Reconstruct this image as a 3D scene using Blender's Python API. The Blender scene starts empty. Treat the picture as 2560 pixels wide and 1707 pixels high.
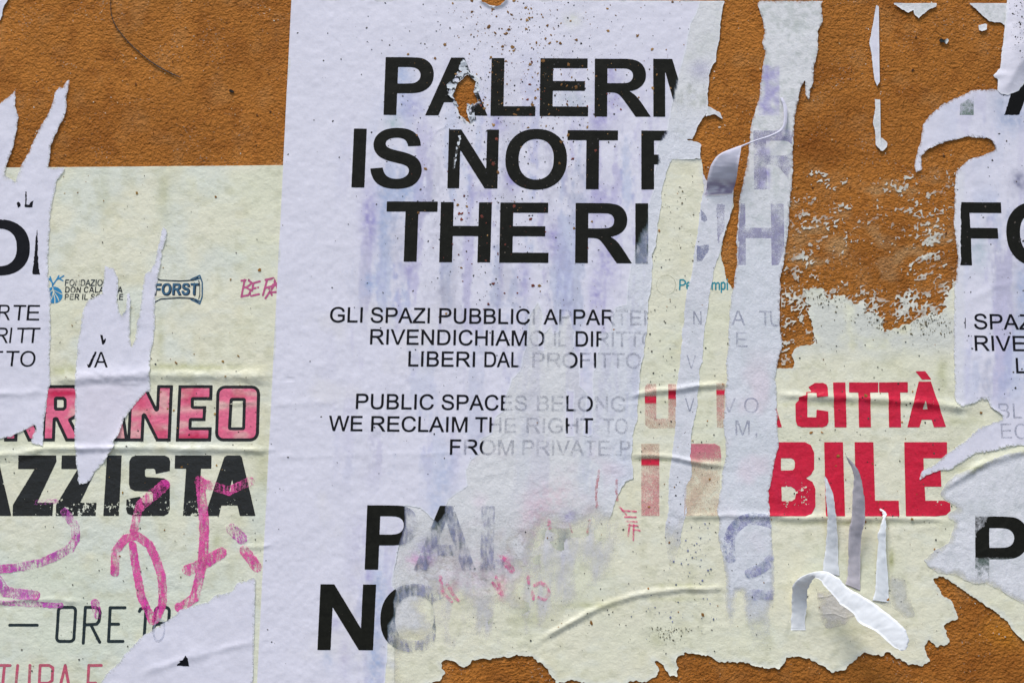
import bpy, math, random
import numpy as np
from mathutils import Matrix, Vector
R_ = math.radians
scene = bpy.context.scene
C = scene.collection
random.seed(7)

# ------------------------------------------------------------------ camera, light, exposure
PX = 0.0005                       # one photograph pixel is half a millimetre on the wall
FOC = 3555.0                      # 50 mm lens on a 36 mm sensor, in photograph pixels
DIST = FOC * PX
PITCH, ROLL = R_(12.1), R_(-1.07)
CAM = Vector((0.0, -DIST, 1.30))
ROT = Matrix.Rotation(math.pi / 2 + PITCH, 3, 'X') @ Matrix.Rotation(ROLL, 3, 'Z')
cd = bpy.data.cameras.new('camera'); cam = bpy.data.objects.new('camera', cd); C.objects.link(cam)
cd.lens = 50; cd.sensor_width = 36; cd.clip_start = 0.05; cd.clip_end = 200
cam.matrix_world = Matrix.Translation(CAM) @ ROT.to_4x4()
scene.camera = cam

SUN_EL, SUN_AZ = R_(64), R_(-30)   # azimuth measured from the wall's normal, towards the left
w = bpy.data.worlds.new('World'); scene.world = w; w.use_nodes = True
nt = w.node_tree; nt.nodes.clear()
sky = nt.nodes.new('ShaderNodeTexSky'); sky.sky_type = 'NISHITA'; sky.sun_disc = False
sky.sun_elevation = SUN_EL; sky.sun_rotation = math.pi - SUN_AZ * -1
sky.air_density = 1.0; sky.dust_density = 1.0; sky.ozone_density = 1.0
bg = nt.nodes.new('ShaderNodeBackground'); bg.inputs['Strength'].default_value = 0.08
wo = nt.nodes.new('ShaderNodeOutputWorld')
nt.links.new(sky.outputs[0], bg.inputs[0]); nt.links.new(bg.outputs[0], wo.inputs[0])
sd = bpy.data.lights.new('sun', 'SUN'); sd.energy = 2.1; sd.angle = R_(20); sd.color = (1.0, 0.97, 0.93)
sun = bpy.data.objects.new('sun', sd); C.objects.link(sun)
sdir = Vector((math.sin(SUN_AZ) * math.cos(SUN_EL), -math.cos(SUN_AZ) * math.cos(SUN_EL), math.sin(SUN_EL)))
sun.rotation_euler = sdir.to_track_quat('Z', 'Y').to_euler(); sun.location = sdir * 8
vs = scene.view_settings
vs.view_transform = 'Standard'; vs.look = 'None'; vs.gamma = 1; vs.use_curve_mapping = False
vs.exposure = 0.8

# ------------------------------------------------------------------ photograph pixel -> point on the wall
RM = np.array(ROT); CM = np.array(CAM)
def P(x, y, h=0.0):
    """pixel (x, y) on the wall plane, lifted h pixels off the wall"""
    x = np.asarray(x, float); y = np.asarray(y, float); h = np.asarray(h, float) + 0 * x
    d = np.stack([(x - 1280) / FOC, -(y - 853.5) / FOC, -np.ones_like(x)], -1) @ RM.T
    t = (0 - CM[1]) / d[..., 1]
    p = CM + d * t[..., None]
    p[..., 1] = -h * PX
    return p
def PR(x, y, h):
    """point in front of the wall, h pixels off it, that is seen at pixel (x, y)"""
    d = np.stack([(x - 1280) / FOC, -(y - 853.5) / FOC, -np.ones_like(x)], -1) @ RM.T
    return CM + d * ((-h * PX - CM[1]) / d[..., 1])[..., None]
def unP(p):
    q = (p - CM) @ RM
    return 1280 + FOC * q[..., 0] / -q[..., 2], 853.5 - FOC * q[..., 1] / -q[..., 2]

# ------------------------------------------------------------------ numeric noise
def vnoise(x, y, seed=0):
    x = np.asarray(x, float) + 1000.0; y = np.asarray(y, float) + 1000.0
    xi = np.floor(x).astype(np.int64); yi = np.floor(y).astype(np.int64)
    fx = x - xi; fy = y - yi
    fx = fx * fx * (3 - 2 * fx); fy = fy * fy * (3 - 2 * fy)
    def hsh(a, b):
        n = (a * 374761393 + b * 668265263 + seed * 1442695041) & 0xffffffff
        n = ((n ^ (n >> 13)) * 1274126177) & 0xffffffff
        n = ((n ^ (n >> 16)) * 2246822519) & 0xffffffff
        return ((n >> 8) & 0xffff) / 65535.0
    a = hsh(xi, yi); b = hsh(xi + 1, yi); c = hsh(xi, yi + 1); d = hsh(xi + 1, yi + 1)
    return (a * (1 - fx) + b * fx) * (1 - fy) + (c * (1 - fx) + d * fx) * fy
def fbm(x, y, sc, octv=4, seed=0, ay=1.0, gain=0.5):
    s = 0; a = 1; tot = 0
    for i in range(octv):
        s = s + a * vnoise(x / sc, y / (sc * ay), seed + i * 17); tot += a; a *= gain; sc /= 2.03
    return s / tot * 2 - 1          # about -1..1
def sstep(a, b, v):
    t = np.clip((v - a) / (b - a), 0, 1); return t * t * (3 - 2 * t)

def sdf(contours, X, Y):
    """signed distance (positive inside), even-odd"""
    d2 = np.full(X.shape, 1e18); ins = np.zeros(X.shape, bool)
    for pts in contours:
        n = len(pts)
        for i in range(n):
            x0, y0 = pts[i]; x1, y1 = pts[(i + 1) % n]
            ex, ey = x1 - x0, y1 - y0; L = ex * ex + ey * ey
            if L < 1e-9: continue
            t = np.clip(((X - x0) * ex + (Y - y0) * ey) / L, 0, 1)
            d2 = np.minimum(d2, (X - x0 - t * ex) ** 2 + (Y - y0 - t * ey) ** 2)
            if y0 != y1:
                c = (Y >= min(y0, y1)) & (Y < max(y0, y1))
                ins ^= c & (X < x0 + (Y - y0) * ex / ey)
    d = np.sqrt(d2)
    return np.where(ins, d, -d)
def win(x, y, x0, x1, y0, y1, e=60):
    return sstep(x0 - e, x0 + e, x) * (1 - sstep(x1 - e, x1 + e, x)) * sstep(y0 - e, y0 + e, y) * (1 - sstep(y1 - e, y1 + e, y))
def pline(pts, X, Y):
    """distance to a polyline"""
    d2 = np.full(np.shape(X), 1e18)
    for (x0, y0), (x1, y1) in zip(pts[:-1], pts[1:]):
        ex, ey = x1 - x0, y1 - y0; L = ex * ex + ey * ey + 1e-9
        t = np.clip(((X - x0) * ex + (Y - y0) * ey) / L, 0, 1)
        d2 = np.minimum(d2, (X - x0 - t * ex) ** 2 + (Y - y0 - t * ey) ** 2)
    return np.sqrt(d2)
def ply(s):
    v = [float(a) for a in s.replace(',', ' ').split()]
    return list(zip(v[::2], v[1::2]))

# ------------------------------------------------------------------ colour
def lin(c):
    c = np.array(c, float) / 255
    return np.where(c <= 0.04045, c / 12.92, ((c + 0.055) / 1.055) ** 2.4)
ILL = np.array([0.86, 0.87, 0.95])      # what a white surface on this wall shows
def alb(*c):
    return np.clip(lin(c) / ILL, 0.004, 0.86)

# ------------------------------------------------------------------ wrinkles of the pasted paper (height in pixels)
RIDGES = [  # points, width, height
    ('-60 1142 60 1132 110 1124 200 1121 330 1119 470 1123 700 1126', 8, 4.6),
    ('-60 1154 20 1146 90 1136 150 1133', 6, 2.0),
    ('120 950 260 942 400 937 560 941 700 944', 16, 5.0),
    ('120 962 200 955 300 952', 7, 2.2),
    ('-60 1507 60 1500 130 1499 230 1508', 5, 2.0),
    ('580 1372 620 1368 700 1362', 5, 2.2),
    ('540 1012 600 1010 650 1004', 5, 2.2),
    ('1560 992 1600 985 1640 979 1690 974 1745 966 1800 963 1840 962', 6.5, 4.6),
    ('1930 981 1960 988 2010 990 2100 993 2200 999 2300 1008 2380 1018 2440 1026', 9, 5.0),
    ('1560 1135 1620 1138 1680 1142 1725 1152 1770 1162 1830 1168', 6, 4.8),
    ('1700 1291 1760 1289 1840 1289 1930 1292 2050 1295 2180 1296 2380 1300', 7, 3.6),
    ('1330 1610 1380 1582 1420 1560 1470 1532 1530 1505 1590 1486 1650 1477 1730 1472 1830 1468', 6.5, 4.2),
    ('1514 1520 1508 1560 1500 1590', 5, 2.6),
    ('1746 1300 1748 1325', 4, 2.2),
    ('2340 1230 2400 1198 2440 1168 2490 1146 2560 1128 2640 1118', 8, 4.2),
    ('1330 480 1390 560', 9, 0.5),
    ('656 1015 760 1008 880 1004', 9, 0.7),
    ('656 1145 800 1140 980 1135 1170 1132', 8, 0.5),
    ('1150 1210 1200 1190 1290 1170', 8, 0.6),
    ('1174 8 1168 60 1148 130 1146 160', 2.5, 1.1),
    ('1213 20 1215 60 1208 140 1200 170', 2.5, 1.2),
    ('1245 15 1236 60 1240 110', 2.5, 1.0),
    ('1150 300 1090 330 1070 370 1060 400', 2.5, 1.1),
    ('1170 340 1150 390 1140 420', 2.5, 1.3),
    ('330 1690 420 1660 520 1630 650 1600', 9, 1.8),
    ('-60 985 60 985 125 978', 7, 2.0),
    ('190 952 270 952 330 958 380 956', 5, 1.6),
    ('2400 760 2480 720 2560 700', 10, 1.2),
]
RIDGES = [(ply(a), b, c) for a, b, c in RIDGES]
def relief(x, y):
    x = np.asarray(x, float); y = np.asarray(y, float)
    h = np.zeros(x.shape)
    for pts, wd, ht in RIDGES:
        xs = [p[0] for p in pts]; ys = [p[1] for p in pts]
        m = (x > min(xs) - 40) & (x < max(xs) + 40) & (y > min(ys) - 50) & (y < max(ys) + 50)
        if m.any():
            xm, ym = x[m], y[m]
            yw = ym + 3.5 * fbm(xm, ym * 0.2, 38, 3, 6)
            d = pline(pts, xm, yw)
            o = np.argsort(xs); below = yw > np.interp(xm, np.array(xs)[o], np.array(ys)[o])
            wv = wd * (0.75 + 0.6 * vnoise(xm / 55, ym / 200, 8))
            amp = 0.55 + 0.8 * vnoise(xm / 48, ym / 90, 5)
            a = np.exp(-(d / (wv * np.where(below, 0.75, 1.05))) ** (1.8))
            if max(xs) < 2590: a = a * (1 - sstep(max(xs) - 55, max(xs) - 5, xm))
            if min(xs) > 0: a = a * sstep(min(xs) + 5, min(xs) + 55, xm)
            # a shallow trough under the fold, and finer creases riding on it
            h[m] = np.maximum(h[m], ht * amp * a) - 0.14 * ht * np.exp(-((d - 2.0 * wv) / wv) ** 2) * below + 0.25 * ht * a * fbm(xm, ym, 9, 2, 9, ay=0.6)
    h = h + 0.9 * fbm(x, y, 60, 3, 91) + 0.45 * fbm(x, y, 15, 2, 92)
    cr = np.clip(1 - np.abs(fbm(x, y, 110, 3, 93, ay=0.55)) / 0.075, 0, 1) * sstep(0.0, 0.35, fbm(x, y, 150, 2, 94) + 0.25 * sstep(800, 1000, y) - 0.1)
    cv = np.clip(1 - np.abs(fbm(x, y, 80, 3, 95, ay=2.2)) / 0.07, 0, 1) * sstep(0.05, 0.4, fbm(x, y, 130, 2, 96) + 0.2 * sstep(1100, 1300, y))
    lo = 0.05 + 0.45 * sstep(1080, 1330, y) * sstep(1040, 1200, x) + 0.25 * (x < 640) + 0.3 * (x > 1950)
    h = h + lo * (1.2 * cr + 0.8 * cv)
    return h

# ------------------------------------------------------------------ marching-squares sheet
class Fld:
    """a scalar field on a grid of nodes; positive is paper"""
    def __init__(s, x0, y0, x1, y1, st):
        s.x0, s.y0, s.st = x0, y0, st
        s.nx = int((x1 - x0) / st) + 1; s.ny = int((y1 - y0) / st) + 1
        s.X, s.Y = np.meshgrid(x0 + st * np.arange(s.nx + 1), y0 + st * np.arange(s.ny + 1))
        s.f = None

def march(F, block, min_cells=True):
    """returns vert xy, field at verts, faces, boundary segments"""
    f = F.f; ny, nx = f.shape
    ins = f > 0
    full = ins[:-1, :-1] & ins[1:, :-1] & ins[:-1, 1:] & ins[1:, 1:]
    anyi = ins[:-1, :-1] | ins[1:, :-1] | ins[:-1, 1:] | ins[1:, 1:]
    part = anyi & ~full
    cy, cx = full.shape
    quads = []
    rest = full.copy()
    if block > 1:
        by, bx = cy // block, cx // block
        if by and bx:
            bf = full[:by * block, :bx * block].reshape(by, block, bx, block).all(axis=(1, 3))
            jj, ii = np.nonzero(bf)
            a = jj * block * nx + ii * block
            quads.append(np.stack([a, a + block, a + block * nx + block, a + block * nx], 1))
            k = np.repeat(np.repeat(bf, block, 0), block, 1)
            rest[:by * block, :bx * block] &= ~k
    jj, ii = np.nonzero(rest); a = jj * nx + ii
    quads.append(np.stack([a, a + 1, a + nx + 1, a + nx], 1))
    quads = np.concatenate(quads)
    node_ids = []; polys = []; ev = {}; evl = []; segs = []
    ff = f
    def edge(a, b):
        k = (a, b) if a < b else (b, a)
        if k in ev: return ev[k]
        ya, xa = divmod(k[0], nx); yb, xb = divmod(k[1], nx)
        va, vb = ff[ya, xa], ff[yb, xb]
        t = min(max(va / (va - vb), 0.02), 0.98)
        ev[k] = -(len(evl) + 1); evl.append((xa + t * (xb - xa), ya + t * (yb - ya)))
        return ev[k]
    pj, pi = np.nonzero(part)
    for j, i in zip(pj.tolist(), pi.tolist()):
        cs = (j * nx + i, j * nx + i + 1, (j + 1) * nx + i + 1, (j + 1) * nx + i)
        cin = (ins[j, i], ins[j, i + 1], ins[j + 1, i + 1], ins[j + 1, i])
        pl = []; cr = []
        for k in range(4):
            a, b = cs[k], cs[(k + 1) & 3]
            if cin[k]: pl.append(a)
            if cin[k] != cin[(k + 1) & 3]:
                e = edge(a, b); pl.append(e); cr.append(e)
        polys.append(pl)
        if len(cr) == 2: segs.append((cr[0], cr[1]))
        else: segs.append((cr[0], cr[1])); segs.append((cr[2], cr[3]))
    used = np.zeros(nx * ny, bool); used[quads.ravel()] = True
    for pl in polys:
        for v in pl:
            if v >= 0: used[v] = True
    idx = np.cumsum(used) - 1; nn = int(used.sum())
    un = np.nonzero(used)[0]
    gx = (un % nx).astype(float); gy = (un // nx).astype(float)
    e = np.array(evl, float).reshape(-1, 2)
    vx = np.concatenate([gx, e[:, 0]]) * F.st + F.x0
    vy = np.concatenate([gy, e[:, 1]]) * F.st + F.y0
    vf = np.concatenate([f.ravel()[un], np.zeros(len(e))])
    mp = lambda v: int(idx[v]) if v >= 0 else nn - v - 1
    return vx, vy, vf, idx[quads], [[mp(v) for v in pl] for pl in polys], [(mp(a), mp(b)) for a, b in segs]

def make_mesh(name, co, quads, polys, mat, attrs, smooth_n=None):
    me = bpy.data.meshes.new(name)
    nq = len(quads)
    loops = [np.asarray(quads).ravel()] if nq else []
    tot = [np.full(nq, 4)]
    if polys:
        loops.append(np.array([v for p in polys for v in p])); tot.append(np.array([len(p) for p in polys]))
    loops = np.concatenate(loops).astype(np.int32); tot = np.concatenate(tot).astype(np.int32)
    start = np.concatenate([[0], np.cumsum(tot)[:-1]]).astype(np.int32)
    me.vertices.add(len(co)); me.vertices.foreach_set('co', np.ascontiguousarray(co, np.float32).ravel())
    me.loops.add(len(loops)); me.loops.foreach_set('vertex_index', loops)
    me.polygons.add(len(tot)); me.polygons.foreach_set('loop_start', start); me.polygons.foreach_set('loop_total', tot)
    me.polygons.foreach_set('use_smooth', np.ones(len(tot), bool))
    me.update(calc_edges=True); me.validate()
    for k, v in attrs.items():
        v = np.asarray(v, np.float32)
        if v.ndim == 2:
            a = me.attributes.new(k, 'FLOAT_COLOR', 'POINT')
            v = np.concatenate([v, np.ones((len(v), 1), np.float32)], 1); a.data.foreach_set('color', v.ravel())
        else:
            a = me.attributes.new(k, 'FLOAT', 'POINT'); a.data.foreach_set('value', v)
    me.materials.append(mat)
    return me

def link(name, me, parent=None, loc=(0, 0, 0)):
    o = bpy.data.objects.new(name, me); C.objects.link(o)
    if parent is not None: o.parent = parent
    else: o.location = loc
    return o
def tag(o, label=None, cat=None, group=None, kind=None):
    if o is None: print('EMPTY', label); return None
    if label: o['label'] = label
    if cat: o['category'] = cat
    if group: o['group'] = group
    if kind: o['kind'] = kind
    return o
def root(name, x, y, label, cat, group=None):
    o = bpy.data.objects.new(name, None); C.objects.link(o); o.empty_display_size = 0.02
    o.location = Vector(P(x, y, 0)); tag(o, label, cat, group); return o

def sheet(name, F, base, thick, col, mat, parent=None, block=2, lift=0.0, lseed=3, rel=1.0, ink=None, skirt=True, loc=None, hextra=None):
    vx, vy, vf, q, pl, sg = march(F, block)
    if len(vx) == 0: return None
    h = base + rel * relief(vx, vy)
    if lift:
        h = h + lift * np.exp(-vf / 6.0) * sstep(-0.1, 0.7, fbm(vx, vy, 40, 2, lseed))
    if hextra is not None: h = h + hextra(vx, vy, vf)
    co = P(vx, vy, h)
    c = col(vx, vy, vf)
    if c.ndim == 1: c = np.tile(c, (len(vx), 1))
    ik = ink(vx, vy, vf) if ink is not None else np.ones(len(vx))
    if skirt and sg:
        s = np.array(sg); u, inv = np.unique(s.ravel(), return_inverse=True); inv = inv.reshape(s.shape)
        n0 = len(vx); ct = P(vx[u], vy[u], h[u]); cb = P(vx[u], vy[u], h[u] - thick)
        co = np.concatenate([co, ct, cb]); c = np.concatenate([c, c[u], c[u]]); ik = np.concatenate([ik, ik[u], ik[u]])
        sk = np.stack([n0 + inv[:, 0], n0 + inv[:, 1], n0 + len(u) + inv[:, 1], n0 + len(u) + inv[:, 0]], 1)
        pl = pl + sk.tolist()
    if parent is not None: L = np.array(parent.matrix_basis.translation if parent.parent is None else parent.parent.location)
    else: L = P(np.mean(vx), np.mean(vy), 0)
    me = make_mesh(name, co - L, q, pl, mat, {'tint': np.clip(c, 0, 1), 'ink': ik})
    return link(name, me, parent, L)

# ------------------------------------------------------------------ materials
def newmat(name):
    m = bpy.data.materials.new(name); m.use_nodes = True; n = m.node_tree.nodes; n.clear()
    return m, n, m.node_tree.links
def bump_chain(n, l, specs, coord):
    """specs: (scale, detail, distance_m, strength, stretch)"""
    prev = None
    for sc, det, dist, stg, stz in specs:
        mp = n.new('ShaderNodeMapping'); mp.inputs['Scale'].default_value = (1, 1, stz)
        l.new(coord, mp.inputs['Vector'])
        t = n.new('ShaderNodeTexNoise'); t.inputs['Scale'].default_value = sc; t.inputs['Detail'].default_value = det
        t.inputs['Roughness'].default_value = 0.6
        l.new(mp.outputs[0], t.inputs['Vector'])
        b = n.new('ShaderNodeBump'); b.inputs['Distance'].default_value = dist; b.inputs['Strength'].default_value = stg
        l.new(t.outputs['Fac'], b.inputs['Height'])
        if prev: l.new(prev, b.inputs['Normal'])
        prev = b.outputs[0]
    return prev
def paper_mat(name, bumps, rough, mottle=0.06, dots=0.0, dotcol=(0.03, 0.03, 0.02), alpha=False, spec=0.3, an=1.1):
    m, n, l = newmat(name)
    geo = n.new('ShaderNodeNewGeometry'); pos = geo.outputs['Position']
    at = n.new('ShaderNodeAttribute'); at.attribute_name = 'tint'
    t = n.new('ShaderNodeTexNoise'); t.inputs['Scale'].default_value = 260; t.inputs['Detail'].default_value = 5
    l.new(pos, t.inputs['Vector'])
    r = n.new('ShaderNodeMapRange'); r.inputs['From Min'].default_value = 0.25; r.inputs['From Max'].default_value = 0.75
    r.inputs['To Min'].default_value = 1 - mottle; r.inputs['To Max'].default_value = 1 + mottle
    l.new(t.outputs['Fac'], r.inputs['Value'])
    vm = n.new('ShaderNodeVectorMath'); vm.operation = 'SCALE'
    l.new(at.outputs['Color'], vm.inputs[0]); l.new(r.outputs[0], vm.inputs['Scale'])
    col = vm.outputs[0]
    if dots > 0:
        v = n.new('ShaderNodeTexVoronoi'); v.inputs['Scale'].default_value = 170
        l.new(pos, v.inputs['Vector'])
        big = n.new('ShaderNodeTexNoise'); big.inputs['Scale'].default_value = 9; big.inputs['Detail'].default_value = 3
        l.new(pos, big.inputs['Vector'])
        sc = n.new('ShaderNodeSeparateColor'); l.new(v.outputs['Color'], sc.inputs[0])
        # radius grows with the cell's own random value and the coarse noise
        rad = n.new('ShaderNodeMath'); rad.operation = 'MULTIPLY_ADD'
        l.new(sc.outputs[0], rad.inputs[0]); rad.inputs[1].default_value = 0.34; rad.inputs[2].default_value = -0.33 + dots
        rb = n.new('ShaderNodeMath'); rb.operation = 'MULTIPLY_ADD'
        l.new(big.outputs['Fac'], rb.inputs[0]); rb.inputs[1].default_value = 0.5; l.new(rad.outputs[0], rb.inputs[2])
        gt = n.new('ShaderNodeMath'); gt.operation = 'SUBTRACT'
        l.new(rb.outputs[0], gt.inputs[0]); l.new(v.outputs['Distance'], gt.inputs[1])
        cl = n.new('ShaderNodeMapRange'); cl.inputs['From Min'].default_value = 0.0; cl.inputs['From Max'].default_value = 0.08
        l.new(gt.outputs[0], cl.inputs['Value'])
        mx = n.new('ShaderNodeMix'); mx.data_type = 'RGBA'
        l.new(cl.outputs[0], mx.inputs[0]); l.new(col, mx.inputs[6]); mx.inputs[7].default_value = (*dotcol, 1)
        col = mx.outputs[2]
    p = n.new('ShaderNodeBsdfPrincipled'); l.new(col, p.inputs['Base Color'])
    p.inputs['Roughness'].default_value = rough; p.inputs['Specular IOR Level'].default_value = spec
    nb = bump_chain(n, l, bumps, pos); l.new(nb, p.inputs['Normal'])
    out = n.new('ShaderNodeOutputMaterial')
    if alpha:
        ai = n.new('ShaderNodeAttribute'); ai.attribute_name = 'ink'
        t2 = n.new('ShaderNodeTexNoise'); t2.inputs['Scale'].default_value = 620; t2.inputs['Detail'].default_value = 4
        l.new(pos, t2.inputs['Vector'])
        # opacity = clamp(ink*2.0 - 0.5 + (ink-1)*... noise)
        s1 = n.new('ShaderNodeMath'); s1.operation = 'SUBTRACT'; l.new(t2.outputs['Fac'], s1.inputs[0]); s1.inputs[1].default_value = 0.5
        s2 = n.new('ShaderNodeMath'); s2.operation = 'MULTIPLY_ADD'; l.new(s1.outputs[0], s2.inputs[0]); s2.inputs[1].default_value = an
        l.new(ai.outputs['Fac'], s2.inputs[2])
        s3 = n.new('ShaderNodeClamp'); l.new(s2.outputs[0], s3.inputs[0])
        # full ink stays full
        s4 = n.new('ShaderNodeMapRange'); s4.inputs['From Min'].default_value = 0.85; s4.inputs['From Max'].default_value = 0.97
        l.new(ai.outputs['Fac'], s4.inputs['Value'])
        s5 = n.new('ShaderNodeMath'); s5.operation = 'MAXIMUM'; l.new(s3.outputs[0], s5.inputs[0]); l.new(s4.outputs[0], s5.inputs[1])
        tr = n.new('ShaderNodeBsdfTransparent'); ms = n.new('ShaderNodeMixShader')
        l.new(s5.outputs[0], ms.inputs[0]); l.new(tr.outputs[0], ms.inputs[1]); l.new(p.outputs[0], ms.inputs[2])
        l.new(ms.outputs[0], out.inputs[0])
    else:
        l.new(p.outputs[0], out.inputs[0])
    return m
WHITE_B = [(60, 2, 0.0012, 0.25, 1.0), (420, 4, 0.0004, 0.4, 1.0)]
CREAM_B = [(34, 4, 0.003, 0.4, 1.2), (230, 3, 0.0008, 0.5, 1.1), (600, 2, 0.0002, 0.5, 1)]
PEEL_B = [(90, 4, 0.0012, 0.5, 0.9), (380, 5, 0.0007, 0.75, 1.0)]
M_WHITE = paper_mat('white poster paper', WHITE_B, 0.6, 0.035)
M_PEEL = paper_mat('peeled white paper fibre', PEEL_B, 0.85, 0.05, 0.0)
M_CREAM = paper_mat('cream glossy poster paper', CREAM_B, 0.42, 0.04, spec=0.4)
M_WHITE_A = paper_mat('white poster paper with fibrous edge', WHITE_B, 0.6, 0.035, alpha=True, an=1.3)
fuzz = lambda x, y, f: np.clip(0.5 + f / 7 + 0.7 * fbm(x, y, 4, 2, 110), 0.05, 1)
M_INK = paper_mat('printing ink on matt paper', WHITE_B, 0.6, 0.2, alpha=True, spec=0.1)
M_GLOSS = paper_mat('printing ink on glossy paper', CREAM_B, 0.4, 0.12, alpha=True, spec=0.4)
M_PEEL_A = paper_mat('soaked thin paper film', PEEL_B, 0.85, 0.05, alpha=True, spec=0.2, an=0.6)
M_MARK = paper_mat('felt marker ink', CREAM_B, 0.5, 0.15, alpha=True, spec=0.3, an=2.2)
M_FLECK = paper_mat('plaster crumbs', PEEL_B, 0.9, 0.35)
M_RIBBON = paper_mat('bare curled paper', [(200, 3, 0.0004, 0.3, 1)], 0.7, 0.02)

def wall_mat():
    m, n, l = newmat('ochre render plaster')
    geo = n.new('ShaderNodeNewGeometry'); pos = geo.outputs['Position']
    at = n.new('ShaderNodeAttribute'); at.attribute_name = 'tint'
    mp = n.new('ShaderNodeMapping'); mp.inputs['Scale'].default_value = (1, 1, 1.35); l.new(pos, mp.inputs['Vector'])
    t = n.new('ShaderNodeTexNoise'); t.inputs['Scale'].default_value = 150; t.inputs['Detail'].default_value = 5; t.inputs['Roughness'].default_value = 0.65
    l.new(mp.outputs[0], t.inputs['Vector'])
    r = n.new('ShaderNodeMapRange'); r.inputs['From Min'].default_value = 0.3; r.inputs['From Max'].default_value = 0.7
    r.inputs['To Min'].default_value = 0.74; r.inputs['To Max'].default_value = 1.24
    l.new(t.outputs['Fac'], r.inputs['Value'])
    vm = n.new('ShaderNodeVectorMath'); vm.operation = 'SCALE'
    l.new(at.outputs['Color'], vm.inputs[0]); l.new(r.outputs[0], vm.inputs['Scale'])
    # bleached grains and mineral bloom
    g = n.new('ShaderNodeTexNoise'); g.inputs['Scale'].default_value = 430; g.inputs['Detail'].default_value = 2; l.new(pos, g.inputs['Vector'])
    gb = n.new('ShaderNodeTexNoise'); gb.inputs['Scale'].default_value = 16; gb.inputs['Detail'].default_value = 4; l.new(pos, gb.inputs['Vector'])
    ga = n.new('ShaderNodeMath'); ga.operation = 'MULTIPLY_ADD'; l.new(gb.outputs['Fac'], ga.inputs[0]); ga.inputs[1].default_value = 0.42
    l.new(g.outputs['Fac'], ga.inputs[2])
    gr = n.new('ShaderNodeMapRange'); gr.inputs['From Min'].default_value = 0.905; gr.inputs['From Max'].default_value = 0.96
    gr.inputs['To Max'].default_value = 0.75
    l.new(ga.outputs[0], gr.inputs['Value'])
    mx = n.new('ShaderNodeMix'); mx.data_type = 'RGBA'
    l.new(gr.outputs[0], mx.inputs[0]); l.new(vm.outputs[0], mx.inputs[6]); mx.inputs[7].default_value = (0.42, 0.33, 0.26, 1)
    p = n.new('ShaderNodeBsdfPrincipled'); l.new(mx.outputs[2], p.inputs['Base Color'])
    p.inputs['Roughness'].default_value = 0.85; p.inputs['Specular IOR Level'].default_value = 0.12
    nb = bump_chain(n, l, [(30, 3, 0.004, 0.4, 1.2), (150, 3, 0.0036, 1.0, 1.1), (330, 3, 0.0030, 1.0, 1.0)], pos)
    l.new(nb, p.inputs['Normal'])
    out = n.new('ShaderNodeOutputMaterial'); l.new(p.outputs[0], out.inputs[0])
    return m
M_WALL = wall_mat()
def plain_mat(name, c, rough=0.8, sc=40, var=0.3):
    m, n, l = newmat(name)
    geo = n.new('ShaderNodeNewGeometry')
    t = n.new('ShaderNodeTexNoise'); t.inputs['Scale'].default_value = sc; t.inputs['Detail'].default_value = 6
    l.new(geo.outputs['Position'], t.inputs['Vector'])
    cr = n.new('ShaderNodeValToRGB')
    cr.color_ramp.elements[0].position = 0.3; cr.color_ramp.elements[0].color = (*[v * (1 - var) for v in c], 1)
    cr.color_ramp.elements[1].position = 0.7; cr.color_ramp.elements[1].color = (*[min(1, v * (1 + var)) for v in c], 1)
    l.new(t.outputs['Fac'], cr.inputs[0])
    p = n.new('ShaderNodeBsdfPrincipled'); l.new(cr.outputs[0], p.inputs['Base Color']); p.inputs['Roughness'].default_value = rough
    b = n.new('ShaderNodeBump'); b.inputs['Distance'].default_value = 0.003; b.inputs['Strength'].default_value = 0.5
    l.new(t.outputs['Fac'], b.inputs['Height']); l.new(b.outputs[0], p.inputs['Normal'])
    out = n.new('ShaderNodeOutputMaterial'); l.new(p.outputs[0], out.inputs[0])
    return m

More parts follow.
